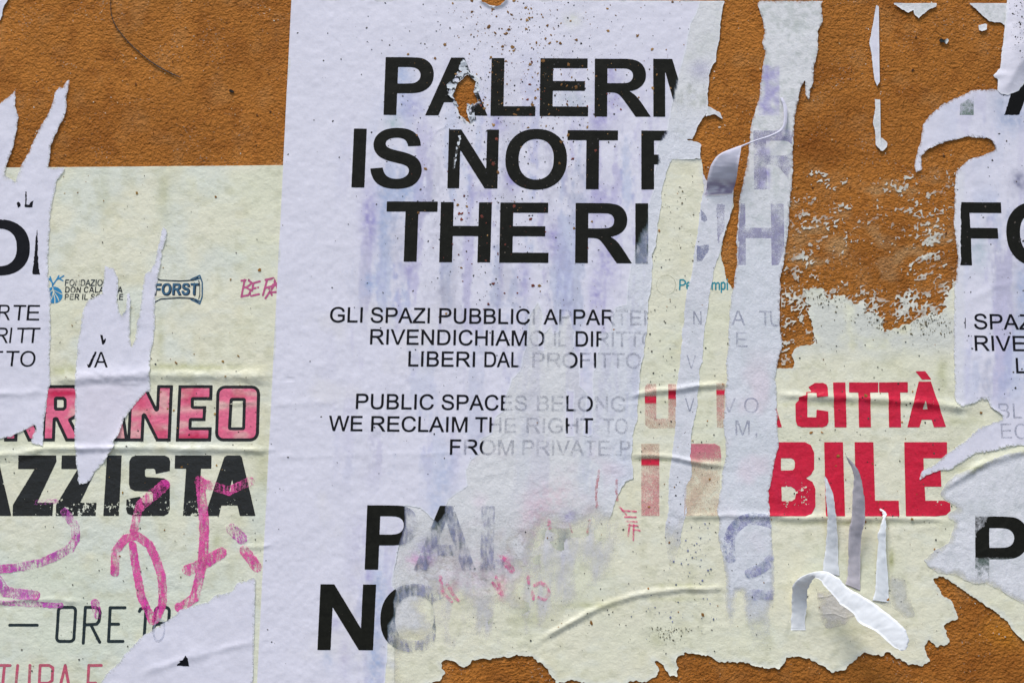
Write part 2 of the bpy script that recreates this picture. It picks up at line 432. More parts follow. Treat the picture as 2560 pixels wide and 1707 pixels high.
# ------------------------------------------------------------------ the setting
ORANGE = alb(170, 108, 48); ORANGE_D = alb(132, 76, 28); OCHRE = alb(182, 118, 36)
def wall_tint(x, y):
    n1 = fbm(x, y, 420, 4, 11); n2 = fbm(x, y, 90, 3, 12)
    c = ORANGE[None, :] * (1 + 0.16 * n1 + 0.14 * n2)[:, None]
    def blob(cx, cy, rx, ry, k, colr):
        nonlocal c
        a = np.exp(-((x - cx) / rx) ** 2 - ((y - cy) / ry) ** 2) * (0.7 + 0.6 * fbm(x, y, 30, 3, 13)); a = np.clip(a * k, 0, 1)[:, None]
        c = c * (1 - a) + colr * a
    dk = np.clip(0.5 * sstep(0.05, 0.5, fbm(x, y, 60, 4, 14, ay=0.5)) * win(x, y, 1960, 2390, 430, 730, 50) + 0.12 * sstep(0.1, 0.5, fbm(x, y, 50, 4, 15)), 0, 1)[:, None]
    c = c * (1 - dk) + alb(182, 148, 108) * dk
    st = np.clip(0.45 * sstep(0.05, 0.5, fbm(x, y, 46, 4, 16)), 0, 1)[:, None]
    c = c * (1 - st) + ORANGE_D * st
    blob(2040, 350, 70, 45, 1.2, ORANGE_D); blob(2140, 290, 60, 45, 0.6, ORANGE_D); blob(2100, 380, 120, 30, 0.5, ORANGE_D)
    blob(2165, 545, 60, 30, 0.5, ORANGE_D); blob(2200, 650, 40, 60, 0.5, ORANGE_D)
    blob(2520, 1570, 60, 50, 0.9, OCHRE); blob(2440, 1520, 60, 30, 0.6, ORANGE_D); blob(2380, 1660, 200, 60, 0.7, ORANGE_D)
    blob(1300, 1680, 160, 60, 0.7, ORANGE_D); blob(1850, 1690, 200, 50, 0.6, ORANGE_D)
    blob(700, 40, 60, 200, 0.5, ORANGE_D); blob(300, 330, 300, 80, 0.4, ORANGE_D); blob(2550, 500, 900, 400, 0.15, ORANGE_D)
    return c
def build_wall():
    # front face as a fine sheet round the view, coarse further out
    xs = np.concatenate([np.linspace(-3, -0.75, 30)[:-1], np.linspace(-0.75, 0.75, 420), np.linspace(0.75, 3, 30)[1:]])
    zs = np.concatenate([np.linspace(0, 1.15, 24)[:-1], np.linspace(1.15, 2.2, 300), np.linspace(2.2, 3.4, 20)[1:]])
    X, Z = np.meshgrid(xs, zs); nx = len(xs); nz = len(zs)
    p = np.stack([X, 0 * X, Z], -1).reshape(-1, 3)
    px, py = unP(p)
    und = 0.0004 * fbm(px, py, 260, 3, 61) + 0.00015 * fbm(px, py, 60, 2, 62) - 0.0007
    p[:, 1] = -np.minimum(und, -0.0001) * 1.0      # undulation sinks into the wall, never through the paper
    a = (np.arange(nz - 1)[:, None] * nx + np.arange(nx - 1)[None, :]).ravel()
    q = np.stack([a, a + 1, a + nx + 1, a + nx], 1)
    # back and sides
    n0 = len(p); bp = []
    for x in (-3, 3):
        for yy in (0.0016, 0.35):
            for z in (0, 3.4): bp.append((x, yy, z))
    p = np.concatenate([p, np.array(bp)]); ix = lambda i, j, k: n0 + i * 4 + j * 2 + k
    pl = [[ix(0,0,0), ix(0,0,1), ix(0,1,1), ix(0,1,0)], [ix(1,0,0), ix(1,1,0), ix(1,1,1), ix(1,0,1)],
          [ix(0,1,0), ix(0,1,1), ix(1,1,1), ix(1,1,0)], [ix(0,0,1), ix(1,0,1), ix(1,1,1), ix(0,1,1)]]
    px, py = unP(p)
    me = make_mesh('wall', p, q, pl, M_WALL, {'tint': wall_tint(px, py)})
    return tag(link('wall', me), kind='structure')
wall_o = build_wall()
def box_mesh(name, x0, x1, y0, y1, z0, z1, m):
    me = bpy.data.meshes.new(name)
    v = [(x, y, z) for x in (x0, x1) for y in (y0, y1) for z in (z0, z1)]
    me.from_pydata(v, [], [(0,1,3,2),(4,6,7,5),(0,4,5,1),(2,3,7,6),(0,2,6,4),(1,5,7,3)]); me.materials.append(m)
    return me
tag(link('pavement', box_mesh('pavement', -40, 40, -2.4, -0.001, -0.2, 0.0, plain_mat('grey stone paving', (0.13, 0.125, 0.12)))), kind='structure')
tag(link('road', box_mesh('road', -40, 40, -40, -2.402, -0.3, -0.13, plain_mat('asphalt', (0.06, 0.06, 0.06), 0.85, 60))), kind='structure')

# ------------------------------------------------------------------ type: outlines in 2048-unit ems
def parse(s):
    out = []; cur = None; x = y = 0
    tok = s.replace('M', ' M ').replace('L', ' L ').replace('H', ' H ').replace('V', ' V ').replace('Q', ' Q ').split()
    i = 0; cmd = None
    while i < len(tok):
        if tok[i] in 'MLHVQ': cmd = tok[i]; i += 1; continue
        if cmd == 'M': x, y = float(tok[i]), float(tok[i + 1]); i += 2; cur = [(x, y)]; out.append(cur); cmd = 'L'
        elif cmd == 'L': x, y = float(tok[i]), float(tok[i + 1]); i += 2; cur.append((x, y))
        elif cmd == 'H': x = float(tok[i]); i += 1; cur.append((x, y))
        elif cmd == 'V': y = float(tok[i]); i += 1; cur.append((x, y))
        elif cmd == 'Q':
            a, b, c, d = [float(v) for v in tok[i:i + 4]]; i += 4
            for k in range(1, 6):
                t = k / 5; cur.append(((1-t)**2*x + 2*t*(1-t)*a + t*t*c, (1-t)**2*y + 2*t*(1-t)*b + t*t*d))
            x, y = c, d
    return out
BOLD = {k: (a, parse(s)) for k, (a, s) in {
 'P': (1366, "M149 0V1466H624Q894 1466 976 1444Q1102 1411 1187 1300Q1272 1190 1272 1015Q1272 880 1223 788Q1174 696 1098 643Q1023 591 945 574Q839 553 638 553H445V0M445 1218V799H607Q782 799 841 822Q900 845 933 894Q967 943 967 1008Q967 1088 920 1140Q873 1192 801 1205Q748 1218 588 1218"),
 'I': (569, "M140 0V1466H436V0"),
 'E': (1366, "M149 0V1466H1236V1218H445V893H1181V646H445V247H1264V0"),
 'T': (1251, "M479 0V1218H44V1466H1209V1218H775V0"),
 'L': (1251, "M157 0V1466H453V247H1189V0"),
 'H': (1479, "M150 0V1466H446V889H1026V1466H1322V0H1026V641H446V0"),
 'N': (1479, "M152 0V1466H440L1040 487V1466H1315V0H1018L427 956V0"),
 'A': (1479, "M1471 0H1149L1021 333H435L314 0H0L571 1466H884M926 580L724 1124L526 580"),
 'M': (1706, "M145 0V1466H588L854 466L1117 1466H1561V0H1286V1154L995 0H710L420 1154V0"),
 'R': (1479, "M150 0V1466H773Q1008 1466 1114 1426Q1221 1387 1285 1286Q1349 1185 1349 1055Q1349 890 1252 782Q1155 675 962 647Q1058 591 1120 524Q1183 457 1289 286L1468 0H1114L900 319Q786 490 744 534Q702 579 655 595Q608 612 506 612H446V0M446 846H665Q878 846 931 864Q984 882 1014 926Q1044 970 1044 1036Q1044 1110 1004 1155Q965 1201 893 1213Q857 1218 677 1218H446"),
 'F': (1251, "M151 0V1466H1156V1218H447V871H1059V623H447V0"),
 'O': (1593, "M89 724Q89 948 156 1100Q206 1212 292 1301Q379 1390 482 1433Q619 1491 798 1491Q1122 1491 1316 1290Q1511 1089 1511 731Q1511 376 1318 175Q1125 -25 802 -25Q475 -25 282 174Q89 374 89 724M394 734Q394 485 509 356Q624 228 801 228Q978 228 1091 355Q1205 483 1205 738Q1205 990 1094 1114Q984 1238 801 1238Q618 1238 506 1112Q394 987 394 734"),
 'C': (1479, "M1087 539L1374 448Q1308 208 1155 91Q1001 -25 764 -25Q471 -25 283 175Q94 375 94 722Q94 1089 283 1291Q473 1494 781 1494Q1050 1494 1219 1335Q1319 1241 1369 1064L1076 994Q1050 1108 967 1175Q884 1241 766 1241Q603 1241 501 1124Q400 1007 400 745Q400 467 500 349Q600 231 760 231Q878 231 963 306Q1048 381 1087 539"),
 'S': (1366, "M74 477L362 505Q388 360 467 292Q547 224 682 224Q825 224 897 284Q970 345 970 426Q970 478 939 514Q909 551 833 578Q781 596 596 642Q358 701 262 787Q127 908 127 1082Q127 1194 190 1291Q254 1389 373 1440Q493 1491 662 1491Q938 1491 1077 1370Q1217 1249 1224 1047L928 1034Q909 1147 846 1196Q784 1246 659 1246Q530 1246 457 1193Q410 1159 410 1102Q410 1050 454 1013Q510 966 726 915Q942 864 1045 809Q1149 755 1207 660Q1266 566 1266 427Q1266 301 1196 191Q1126 81 998 27Q870 -26 679 -26Q401 -26 252 102Q103 231 74 477"),
 'D': (1479, "M148 1466H689Q872 1466 968 1438Q1097 1400 1189 1303Q1281 1206 1329 1065Q1377 925 1377 719Q1377 538 1332 407Q1277 247 1175 148Q1098 73 967 31Q869 0 705 0H148M444 1218V247H665Q789 247 844 261Q916 279 963 322Q1011 365 1041 463Q1071 562 1071 732Q1071 902 1041 993Q1011 1084 957 1135Q903 1186 820 1204Q758 1218 577 1218"),
 'B': (1479, "M150 1466H736Q910 1466 995 1451Q1081 1437 1148 1391Q1216 1345 1261 1268Q1306 1192 1306 1097Q1306 994 1250 908Q1195 822 1100 779Q1234 740 1306 646Q1378 552 1378 425Q1378 325 1331 230Q1285 136 1204 79Q1124 23 1006 10Q932 2 649 0H150M446 1222V883H640Q813 883 855 888Q931 897 974 940Q1018 984 1018 1055Q1018 1123 980 1165Q943 1208 869 1217Q825 1222 616 1222M446 639V247H720Q880 247 923 256Q989 268 1030 314Q1072 361 1072 439Q1072 505 1040 551Q1008 597 947 618Q887 639 685 639"),
}.items()}
REG = {k: (a, parse(s)) for k, (a, s) in {
 'A': (1366, "M-3 0L560 1466H769L1369 0H1148L977 444H364L203 0M420 602H917L764 1008Q694 1193 660 1312Q632 1171 581 1032"),
 'B': (1366, "M150 0V1466H700Q868 1466 969 1421Q1071 1377 1128 1284Q1186 1192 1186 1091Q1186 997 1135 914Q1084 831 981 780Q1114 741 1185 647Q1257 553 1257 425Q1257 322 1213 233Q1170 145 1106 97Q1042 49 945 24Q849 0 709 0M344 850H661Q790 850 846 867Q920 889 957 940Q995 991 995 1068Q995 1141 960 1196Q925 1252 860 1272Q795 1293 637 1293H344M344 173H709Q803 173 841 180Q908 192 953 220Q998 248 1027 301Q1056 355 1056 425Q1056 507 1014 567Q972 628 897 652Q823 677 683 677H344"),
 'C': (1479, "M1204 514L1398 465Q1337 226 1178 100Q1020 -25 791 -25Q554 -25 405 71Q257 168 179 351Q102 534 102 744Q102 973 189 1143Q277 1314 438 1402Q600 1491 794 1491Q1014 1491 1164 1379Q1314 1267 1373 1064L1182 1019Q1131 1179 1034 1252Q937 1325 790 1325Q621 1325 507 1244Q394 1163 348 1026Q302 890 302 745Q302 558 356 418Q411 279 526 210Q641 141 775 141Q938 141 1051 235Q1164 329 1204 514"),
 'D': (1479, "M158 0V1466H663Q834 1466 924 1445Q1050 1416 1139 1340Q1255 1242 1312 1089Q1370 937 1370 741Q1370 574 1331 445Q1292 316 1231 231Q1170 147 1097 98Q1025 50 922 25Q820 0 687 0M352 173H665Q810 173 892 200Q975 227 1024 276Q1093 345 1131 461Q1170 578 1170 744Q1170 974 1094 1097Q1019 1221 911 1263Q833 1293 660 1293H352"),
 'E': (1366, "M162 0V1466H1222V1293H356V844H1167V672H356V173H1256V0"),
 'F': (1251, "M168 0V1466H1157V1293H362V839H1050V666H362V0"),
 'G': (1593, "M844 575V747L1465 748V204Q1322 90 1170 32Q1018 -25 858 -25Q642 -25 465 67Q289 160 199 335Q109 510 109 726Q109 940 198 1125Q288 1311 456 1401Q624 1491 843 1491Q1002 1491 1130 1439Q1259 1388 1332 1296Q1405 1204 1443 1056L1268 1008Q1235 1120 1186 1184Q1137 1248 1046 1286Q955 1325 844 1325Q711 1325 614 1284Q517 1244 457 1178Q398 1112 365 1033Q309 897 309 738Q309 542 376 410Q444 278 573 214Q702 150 847 150Q973 150 1093 198Q1213 247 1275 302V575"),
 'H': (1479, "M164 0V1466H358V864H1120V1466H1314V0H1120V691H358V0"),
 'I': (569, "M191 0V1466H385V0"),
 'L': (1139, "M150 0V1466H344V173H1066V0"),
 'M': (1706, "M152 0V1466H444L791 428Q839 283 861 211Q886 291 939 446L1290 1466H1551V0H1364V1227L938 0H763L339 1248V0"),
 'N': (1479, "M156 0V1466H355L1125 315V1466H1311V0H1112L342 1152V0"),
 'O': (1593, "M99 714Q99 1079 295 1285Q491 1492 801 1492Q1004 1492 1167 1395Q1330 1298 1415 1124Q1501 951 1501 731Q1501 508 1411 332Q1321 156 1156 65Q991 -25 800 -25Q593 -25 430 75Q267 175 183 348Q99 521 99 714M299 711Q299 446 441 293Q584 141 799 141Q1018 141 1159 295Q1301 449 1301 732Q1301 911 1240 1044Q1180 1178 1063 1251Q947 1325 802 1325Q596 1325 447 1183Q299 1042 299 711"),
 'P': (1366, "M158 0V1466H711Q857 1466 934 1452Q1042 1434 1115 1383Q1188 1333 1232 1242Q1277 1151 1277 1042Q1277 855 1158 725Q1039 596 728 596H352V0M352 769H731Q919 769 998 839Q1077 909 1077 1036Q1077 1128 1030 1193Q984 1259 908 1280Q859 1293 727 1293H352"),
 'R': (1479, "M161 0V1466H811Q1007 1466 1109 1426Q1211 1387 1272 1287Q1333 1187 1333 1066Q1333 910 1232 803Q1131 696 920 667Q997 630 1037 594Q1122 516 1198 399L1453 0H1209L1015 305Q930 437 875 507Q820 577 776 605Q733 633 688 644Q655 651 580 651H355V0M355 819H772Q905 819 980 846Q1055 874 1094 934Q1133 995 1133 1066Q1133 1170 1057 1237Q982 1304 819 1304H355"),
 'S': (1366, "M92 471L275 487Q288 377 335 306Q383 236 483 192Q583 149 708 149Q819 149 904 182Q989 215 1030 272Q1072 330 1072 398Q1072 467 1032 518Q992 570 900 605Q841 628 639 676Q437 725 356 768Q251 823 199 904Q148 986 148 1087Q148 1198 211 1294Q274 1391 395 1441Q516 1491 664 1491Q827 1491 951 1438Q1076 1386 1143 1284Q1210 1182 1215 1053L1029 1039Q1014 1178 927 1249Q841 1320 671 1320Q494 1320 413 1255Q332 1190 332 1099Q332 1020 389 969Q445 918 681 864Q918 811 1006 771Q1134 712 1195 621Q1256 531 1256 413Q1256 296 1189 192Q1122 89 996 31Q871 -26 714 -26Q515 -26 380 32Q246 90 169 206Q93 323 92 471"),
 'T': (1251, "M531 0V1293H48V1466H1210V1293H725V0"),
 'U': (1479, "M1120 1466H1314V619Q1314 398 1264 268Q1214 138 1083 56Q953 -25 741 -25Q535 -25 404 46Q273 117 217 251Q161 386 161 619V1466H355V620Q355 429 390 338Q426 248 512 199Q599 150 723 150Q935 150 1027 246Q1120 342 1120 620"),
 'V': (1366, "M577 0L9 1466H219L600 401Q646 273 677 161Q711 281 756 401L1152 1466H1350L776 0"),
 'W': (1933, "M414 0L25 1466H224L447 505Q483 354 509 205Q565 440 575 476L854 1466H1088L1298 724Q1377 448 1412 205Q1440 344 1485 524L1715 1466H1910L1508 0H1321L1012 1117Q973 1257 966 1289Q943 1188 923 1117L612 0"),
 'Z': (1251, "M41 0V180L792 1119Q872 1219 944 1293H126V1466H1176V1293L353 276L264 173H1200V0"),
 ',': (569, "M182 0V205H387V0Q387 -113 347 -182Q307 -252 220 -290L170 -213Q227 -188 254 -139Q281 -91 284 0"),
}.items()}

def bounds(cs):
    xs = [p[0] for c in cs for p in c]; ys = [p[1] for c in cs for p in c]
    return min(xs), min(ys), max(xs), max(ys)
def slant_at(x): return (1590 - x) * 6e-5
BLACK = alb(25, 25, 21)
def shape(cs, name, parent, base, colr, mat, st=1.25, block=6, clip=None, ink=None, rnd=0.0, wob=0.25, seed=1, rel=1.0, noise=None):
    """a printed shape given as contours in pixels"""
    x0, y0, x1, y1 = bounds(cs)
    F = Fld(x0 - 4, y0 - 4, x1 + 4, y1 + 4, st)
    f = sdf(cs, F.X, F.Y)
    if rnd: f = f + rnd
    f = f + wob * fbm(F.X, F.Y, 5, 2, seed)
    if clip is not None: f = np.minimum(f, clip(F.X, F.Y))
    if noise is not None: f = noise(F.X, F.Y, f)
    F.f = f
    if not (f > 0).any(): return None
    cf = colr if callable(colr) else (lambda x, y, q: np.tile(colr, (len(x), 1)))
    return sheet(name, F, base, 0.12, cf, mat, parent, block=block, ink=ink, skirt=False, rel=rel)
def glyph(font, ch, xl, yb, sx, sy, slant=None, slope=0.008):
    adv, cs = font[ch]; lx = bounds(cs)[0]
    sl = slant_at(xl) if slant is None else slant
    return [[(xl + (gx - lx) * sx + gy * sy * sl, yb - gy * sy + slope * (gx - lx) * sx) for gx, gy in c] for c in cs]
def word(font, text, xl, xr, yl, yr, cap, parent, base, colr=BLACK, mat=None, slant=None, **kw):
    if font is REG: kw.setdefault('rnd', 0.45)
    """set a word so that its ink runs from xl to xr"""
    sy = cap / 1466.0; pen = 0; items = []
    for ch in text:
        if ch == ' ': pen += 569; continue
        a, cs = font[ch]; b = bounds(cs); items.append((ch, pen + b[0], pen + b[2])); pen += a
    k = (xr - xl) / (items[-1][2] - items[0][1]); res = []
    for ch, a, b in items:
        x = xl + (a - items[0][1]) * k; t = (x - xl) / max(1, xr - xl)
        y = yl + (yr - yl) * t
        res.append(shape(glyph(font, ch, x, y, k, sy, slant), 'letter', parent, base, colr, mat or M_INK, seed=len(res) + int(xl), **kw))
    return res
def ghost(level, patch=0.35, seed=40):
    return lambda x, y, f: np.clip(level + patch * fbm(x, y, 22, 3, seed), 0.0, 0.8)
def inter(iv, gl=0.22, soft=3.0, seed=31):
    """black inside the x intervals, ghosted ink elsewhere"""
    def fn(x, y, f):
        n = 4.0 * fbm(x, y, 14, 3, seed); k = np.zeros(len(x))
        for a, b in iv: k = np.maximum(k, sstep(-soft, soft, np.minimum(x - a, b - x) + n))
        g = np.clip(gl + 0.22 * fbm(x, y, 16, 3, seed + 3), 0, 0.6)
        return np.where(k > 0.97, 1.0, k + (1 - k) * g)
    return fn

# ------------------------------------------------------------------ tinting of papers
LAV = alb(214, 211, 228); LAV_D = alb(198, 197, 217); GREYW = alb(212, 211, 218); CREAM = alb(220, 216, 198); CREAMG = alb(211, 212, 190)
def mixc(c, k, colr):
    k = np.clip(np.broadcast_to(np.asarray(k, float), (len(c),)), 0, 1)[:, None]; return c * (1 - k) + np.asarray(colr) * k
BLUE = alb(150, 168, 208); VIOL = alb(158, 150, 200); GREYV = alb(166, 164, 184); PINKW = alb(212, 190, 208)
def streaks(c, x, y, amt):
    xx = x + (y - 700) * 0.03
    a = fbm(xx, y, 26, 3, 201, ay=9); b = fbm(xx, y, 40, 3, 202, ay=6); g = fbm(xx, y, 60, 3, 203, ay=4)
    fine = fbm(xx, y, 8, 3, 204, ay=1.8) + 0.5 * fbm(xx, y, 60, 3, 205)
    amt = amt * 0.9
    c = mixc(c, amt * 0.62 * sstep(0.02, 0.42, a + 0.30 * fine), VIOL)
    c = mixc(c, amt * 0.5 * sstep(0.08, 0.45, b + 0.3 * fine), BLUE)
    c = mixc(c, amt * 0.5 * sstep(0.05, 0.5, g + 0.4 * fine), GREYV)
    return c
def t_main(x, y, f):
    c = np.tile(LAV, (len(x), 1)) * (1 + 0.025 * fbm(x, y, 120, 3, 210))[:, None]
    amt = 0.85 * win(x, y, 900, 1640, 330, 800, 90) + 0.4 * win(x, y, 860, 1600, 780, 1200, 80) + 0.35 * win(x, y, 1000, 1680, 150, 330, 60)
    amt = amt + 0.45 * win(x, y, 880, 1010, 1300, 1800, 40)
    c = streaks(c, x, y, np.clip(amt, 0, 1))
    for cx, cy, rx, ry, k, col in [(925, 545, 22, 70, 0.8, VIOL), (960, 560, 20, 100, 0.45, BLUE), (1010, 480, 50, 30, 0.5, BLUE), (1280, 450, 18, 30, 0.8, VIOL), (1205, 490, 30, 20, 0.6, VIOL),
                              (1385, 600, 20, 50, 0.6, VIOL), (1245, 310, 22, 25, 0.7, VIOL), (1005, 190, 20, 40, 0.6, BLUE), (1010, 265, 50, 30, 0.4, BLUE), (1030, 270, 30, 40, 0.4, VIOL), (985, 310, 20, 22, 0.45, alb(150, 175, 180)),
                              (1535, 245, 30, 60, 0.5, VIOL), (1500, 300, 25, 30, 0.6, VIOL), (1430, 250, 40, 30, 0.4, alb(160, 175, 185)), (1530, 180, 15, 20, 0.6, VIOL), (1500, 500, 30, 50, 0.55, VIOL), (1520, 640, 25, 90, 0.5, VIOL),
                              (1490, 740, 18, 60, 0.6, VIOL), (1310, 700, 16, 60, 0.5, VIOL), (1110, 745, 30, 30, 0.4, GREYV), (1110, 730, 14, 26, 0.6, GREYV), (925, 710, 14, 24, 0.7, BLUE), (1020, 680, 16, 20, 0.6, VIOL),
                              (1190, 810, 14, 20, 0.6, VIOL), (1000, 620, 40, 60, 0.35, GREYV), (945, 1480, 24, 90, 0.5, BLUE), (940, 1650, 22, 80, 0.6, BLUE), (925, 1440, 10, 16, 0.6, VIOL), (820, 1640, 12, 30, 0.35, BLUE), (862, 1640, 14, 50, 0.3, VIOL), (838, 1560, 12, 16, 0.4, VIOL),
                              (1430, 52, 22, 20, 0.45, alb(205, 205, 190)), (1110, 1190, 30, 60, 0.3, BLUE), (1090, 1270, 30, 50, 0.3, BLUE)]:
        k2 = k * np.exp(-((x - cx) / rx) ** 2 - ((y - cy) / ry) ** 2) * (1 + 0.9 * fbm(x, y, 9, 3, 211))
        c = mixc(c, k2, col)
    c = mixc(c, 0.22 * sstep(0.1, 0.6, fbm(x, y, 90, 3, 212)) * win(x, y, 700, 1100, 700, 1700, 80), alb(216, 210, 204))
    # torn rim shows bare fibre
    c = mixc(c, 0.7 * (1 - sstep(0.5, 4.5, f)) * (x > 900), alb(226, 229, 240))
    return c
def t_back(x, y, f):
    c = np.tile(GREYW, (len(x), 1)) * (1 + 0.03 * fbm(x, y, 60, 3, 220))[:, None]
    c = mixc(c, 0.55 * win(x, y, 1480, 1800, 300, 1250, 60), alb(208, 210, 226))
    c = streaks(c, x, y, 0.30 * win(x, y, 1300, 1620, 430, 1250, 60))
    gy = sstep(-0.1, 0.6, fbm(x, y, 50, 4, 221) + 0.25 * fbm(x, y, 8, 3, 222))
    c = mixc(c, 0.75 * gy * win(x, y, 1690, 1790, 200, 345, 26), alb(165, 168, 160))
    c = mixc(c, 0.25 * gy * win(x, y, 1700, 1830, 10, 200, 30), alb(180, 184, 178))
    c = mixc(c, 0.35 * np.exp(-((x - 1750) / 25) ** 2 - ((y - 175) / 22) ** 2), VIOL)
    # lower part: washed pinkish, thinning to cream towards the bottom right
    c = mixc(c, 0.5 * sstep(0, 0.6, fbm(x, y, 70, 3, 223)) * win(x, y, 1150, 1560, 1140, 1500, 50), alb(216, 196, 214))
    thin = sstep(-0.25, 0.5, fbm(x, y, 70, 4, 224) + (y - 1490) / 260 + (x - 1240) / 500)
    c = mixc(c, 0.85 * thin * (y > 1290), CREAM)
    for cx, cy, rx, ry, k, col in [(1065, 1385, 26, 34, 0.6, VIOL), (1045, 1400, 30, 16, 0.5, alb(215, 150, 200)), (1200, 1440, 120, 60, 0.35, alb(218, 196, 214)),
                                   (1110, 1490, 10, 24, 0.6, alb(225, 150, 185)), (1130, 1480, 12, 26, 0.6, alb(225, 140, 180)), (1265, 1400, 14, 14, 0.35, alb(228, 140, 180)),
                                   (1345, 1360, 24, 80, 0.45, alb(200, 175, 210)), (1330, 1460, 18, 30, 0.5, alb(218, 150, 185)), (1255, 1470, 10, 30, 0.4, alb(228, 130, 170)),
                                   (1415, 1345, 18, 16, 0.9, alb(150, 155, 190)), (1425, 1290, 20, 14, 0.6, alb(150, 145, 190)), (1385, 1240, 50, 40, 0.3, alb(220, 180, 195)), (1340, 1290, 40, 40, 0.3, alb(220, 180, 195))]:
        k2 = k * np.exp(-((x - cx) / rx) ** 2 - ((y - cy) / ry) ** 2) * (0.9 + 1.3 * fbm(x, y, 8, 3, 225))
        c = mixc(c, k2, col)
    c = mixc(c, 0.55 * (1 - sstep(0.3, 4, f)) * (x > 1500), alb(228, 230, 238))
    return c
def t_cream(x, y, f):
    c = np.tile(CREAM, (len(x), 1)) * (1 + 0.035 * fbm(x, y, 90, 4, 230))[:, None]
    c = mixc(c, 0.5 * sstep(-0.2, 0.6, fbm(x, y, 160, 3, 231)), CREAMG)
    c = mixc(c, 0.4 * win(x, y, -100, 650, 1350, 1900, 120), alb(198, 209, 203))
    c = mixc(c, 0.55 * sstep(0.15, 0.75, fbm(x, y, 55, 3, 232, ay=1.6)), alb(212, 206, 180))
    c = mixc(c, 0.45 * sstep(0.0, 0.5, fbm(x, y, 110, 4, 233)) * (x < 700), alb(205, 212, 212))
    c = mixc(c, 0.35 * sstep(0.1, 0.45, fbm(x, y, 24, 4, 237)), alb(186, 184, 158))
    c = mixc(c, 0.4 * sstep(0.12, 0.5, fbm(x, y, 40, 4, 238, ay=0.5)), alb(218, 218, 208))
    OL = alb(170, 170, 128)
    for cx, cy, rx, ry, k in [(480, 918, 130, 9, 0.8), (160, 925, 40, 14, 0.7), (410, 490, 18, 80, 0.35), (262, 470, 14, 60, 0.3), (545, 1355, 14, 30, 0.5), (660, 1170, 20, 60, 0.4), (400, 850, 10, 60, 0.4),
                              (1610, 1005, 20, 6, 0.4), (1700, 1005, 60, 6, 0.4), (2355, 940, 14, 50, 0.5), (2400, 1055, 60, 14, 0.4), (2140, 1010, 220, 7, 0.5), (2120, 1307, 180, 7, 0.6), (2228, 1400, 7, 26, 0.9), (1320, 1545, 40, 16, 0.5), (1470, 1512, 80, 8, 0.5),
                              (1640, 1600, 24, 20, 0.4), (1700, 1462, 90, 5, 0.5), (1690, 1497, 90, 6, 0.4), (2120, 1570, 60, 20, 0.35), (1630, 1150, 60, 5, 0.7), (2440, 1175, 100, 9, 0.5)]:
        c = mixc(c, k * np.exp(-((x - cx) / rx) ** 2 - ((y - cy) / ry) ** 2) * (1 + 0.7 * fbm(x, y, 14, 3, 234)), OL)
    # worn to grey fibre along the plaster tear
    c = mixc(c, 0.9 * sstep(-0.3, 0.4, fbm(x, y, 45, 4, 235) + 0.3) * win(x, y, 1950, 2400, 740, 880, 34), alb(203, 203, 200))
    c = mixc(c, 0.75 * (1 - sstep(2, 14, f + 4 * fbm(x, y, 12, 2, 236))) * (x > 900), alb(214, 214, 206))
    return c
def t_scrap(x, y, f):
    c = np.tile(GREYW, (len(x), 1)) * (1 + 0.04 * fbm(x, y, 40, 3, 240))[:, None]
    c = mixc(c, 0.45 * sstep(0.0, 0.5, fbm(x, y, 34, 5, 241)), alb(180, 185, 186))
    c = mixc(c, 0.4 * sstep(0.1, 0.45, fbm(x, y, 9, 3, 244) + 0.3 * fbm(x, y, 70, 2, 245)), alb(168, 174, 172))
    return mixc(c, 0.5 * (1 - sstep(0.3, 4, f)), alb(226, 228, 236))
def t_strip(x, y, f):
    c = t_scrap(x, y, f)
    c = mixc(c, 0.6 * sstep(380, 700, y), alb(207, 209, 224))
    for x0, x1, y0, y1, k in [(1895, 1948, 165, 290, 0.6), (1890, 1925, 350, 390, 0.5), (1895, 1925, 420, 475, 0.6), (1940, 1975, 325, 350, 0.4), (1845, 1868, 560, 595, 0.0)]:
        k2 = k * win(x, y, x0, x1, y0, y1, 3) * (0.75 + 1.2 * fbm(x, y, 14, 3, 242)); c = mixc(c, k2, VIOL)
    c = mixc(c, 0.3 * sstep(0.1, 0.6, fbm(x, y, 90, 3, 243)) * win(x, y, 1790, 1960, 900, 1350, 60), alb(222, 192, 210))
    return c
def t_left(x, y, f):
    c = np.tile(LAV, (len(x), 1)) * (1 + 0.03 * fbm(x, y, 60, 3, 250))[:, None]
    c = mixc(c, 0.25 * sstep(0, 0.6, fbm(x, y, 40, 3, 251)), LAV_D)
    c = mixc(c, 0.4 * win(x, y, 10, 52, 420, 450, 8), alb(214, 208, 200))
    c = mixc(c, 0.25 * win(x, y, 190, 330, 950, 1100, 40), alb(214, 198, 214))
    return mixc(c, 0.6 * (1 - sstep(0.4, 5, f + 2 * fbm(x, y, 6, 2, 252))), alb(222, 225, 240))
def t_right(x, y, f):
    c = t_left(x, y, f)
    c = streaks(c, x, y, 0.75 * win(x, y, 2420, 2700, 480, 1000, 50) + 0.3 * win(x, y, 2350, 2600, 230, 420, 40))
    for cx, cy, rx, ry, k, col in [(2445, 630, 22, 50, 0.5, alb(160, 178, 190)), (2530, 300, 40, 30, 0.6, alb(140, 155, 190)), (2548, 455, 22, 26, 0.8, alb(120, 120, 150)), (2555, 720, 16, 60, 0.5, BLUE), (2500, 255, 22, 20, 0.5, alb(160, 170, 195)),
                                   (2415, 1280, 30, 30, 0.2, GREYV)]:
        c = mixc(c, k * np.exp(-((x - cx) / rx) ** 2 - ((y - cy) / ry) ** 2) * (1 + 0.8 * fbm(x, y, 8, 3, 253)), col)
    return mixc(c, 0.3 * (1 - sstep(18, 30, x - 2386 + 0 * y)) * (y > 430) * (y < 1010), alb(218, 218, 218))

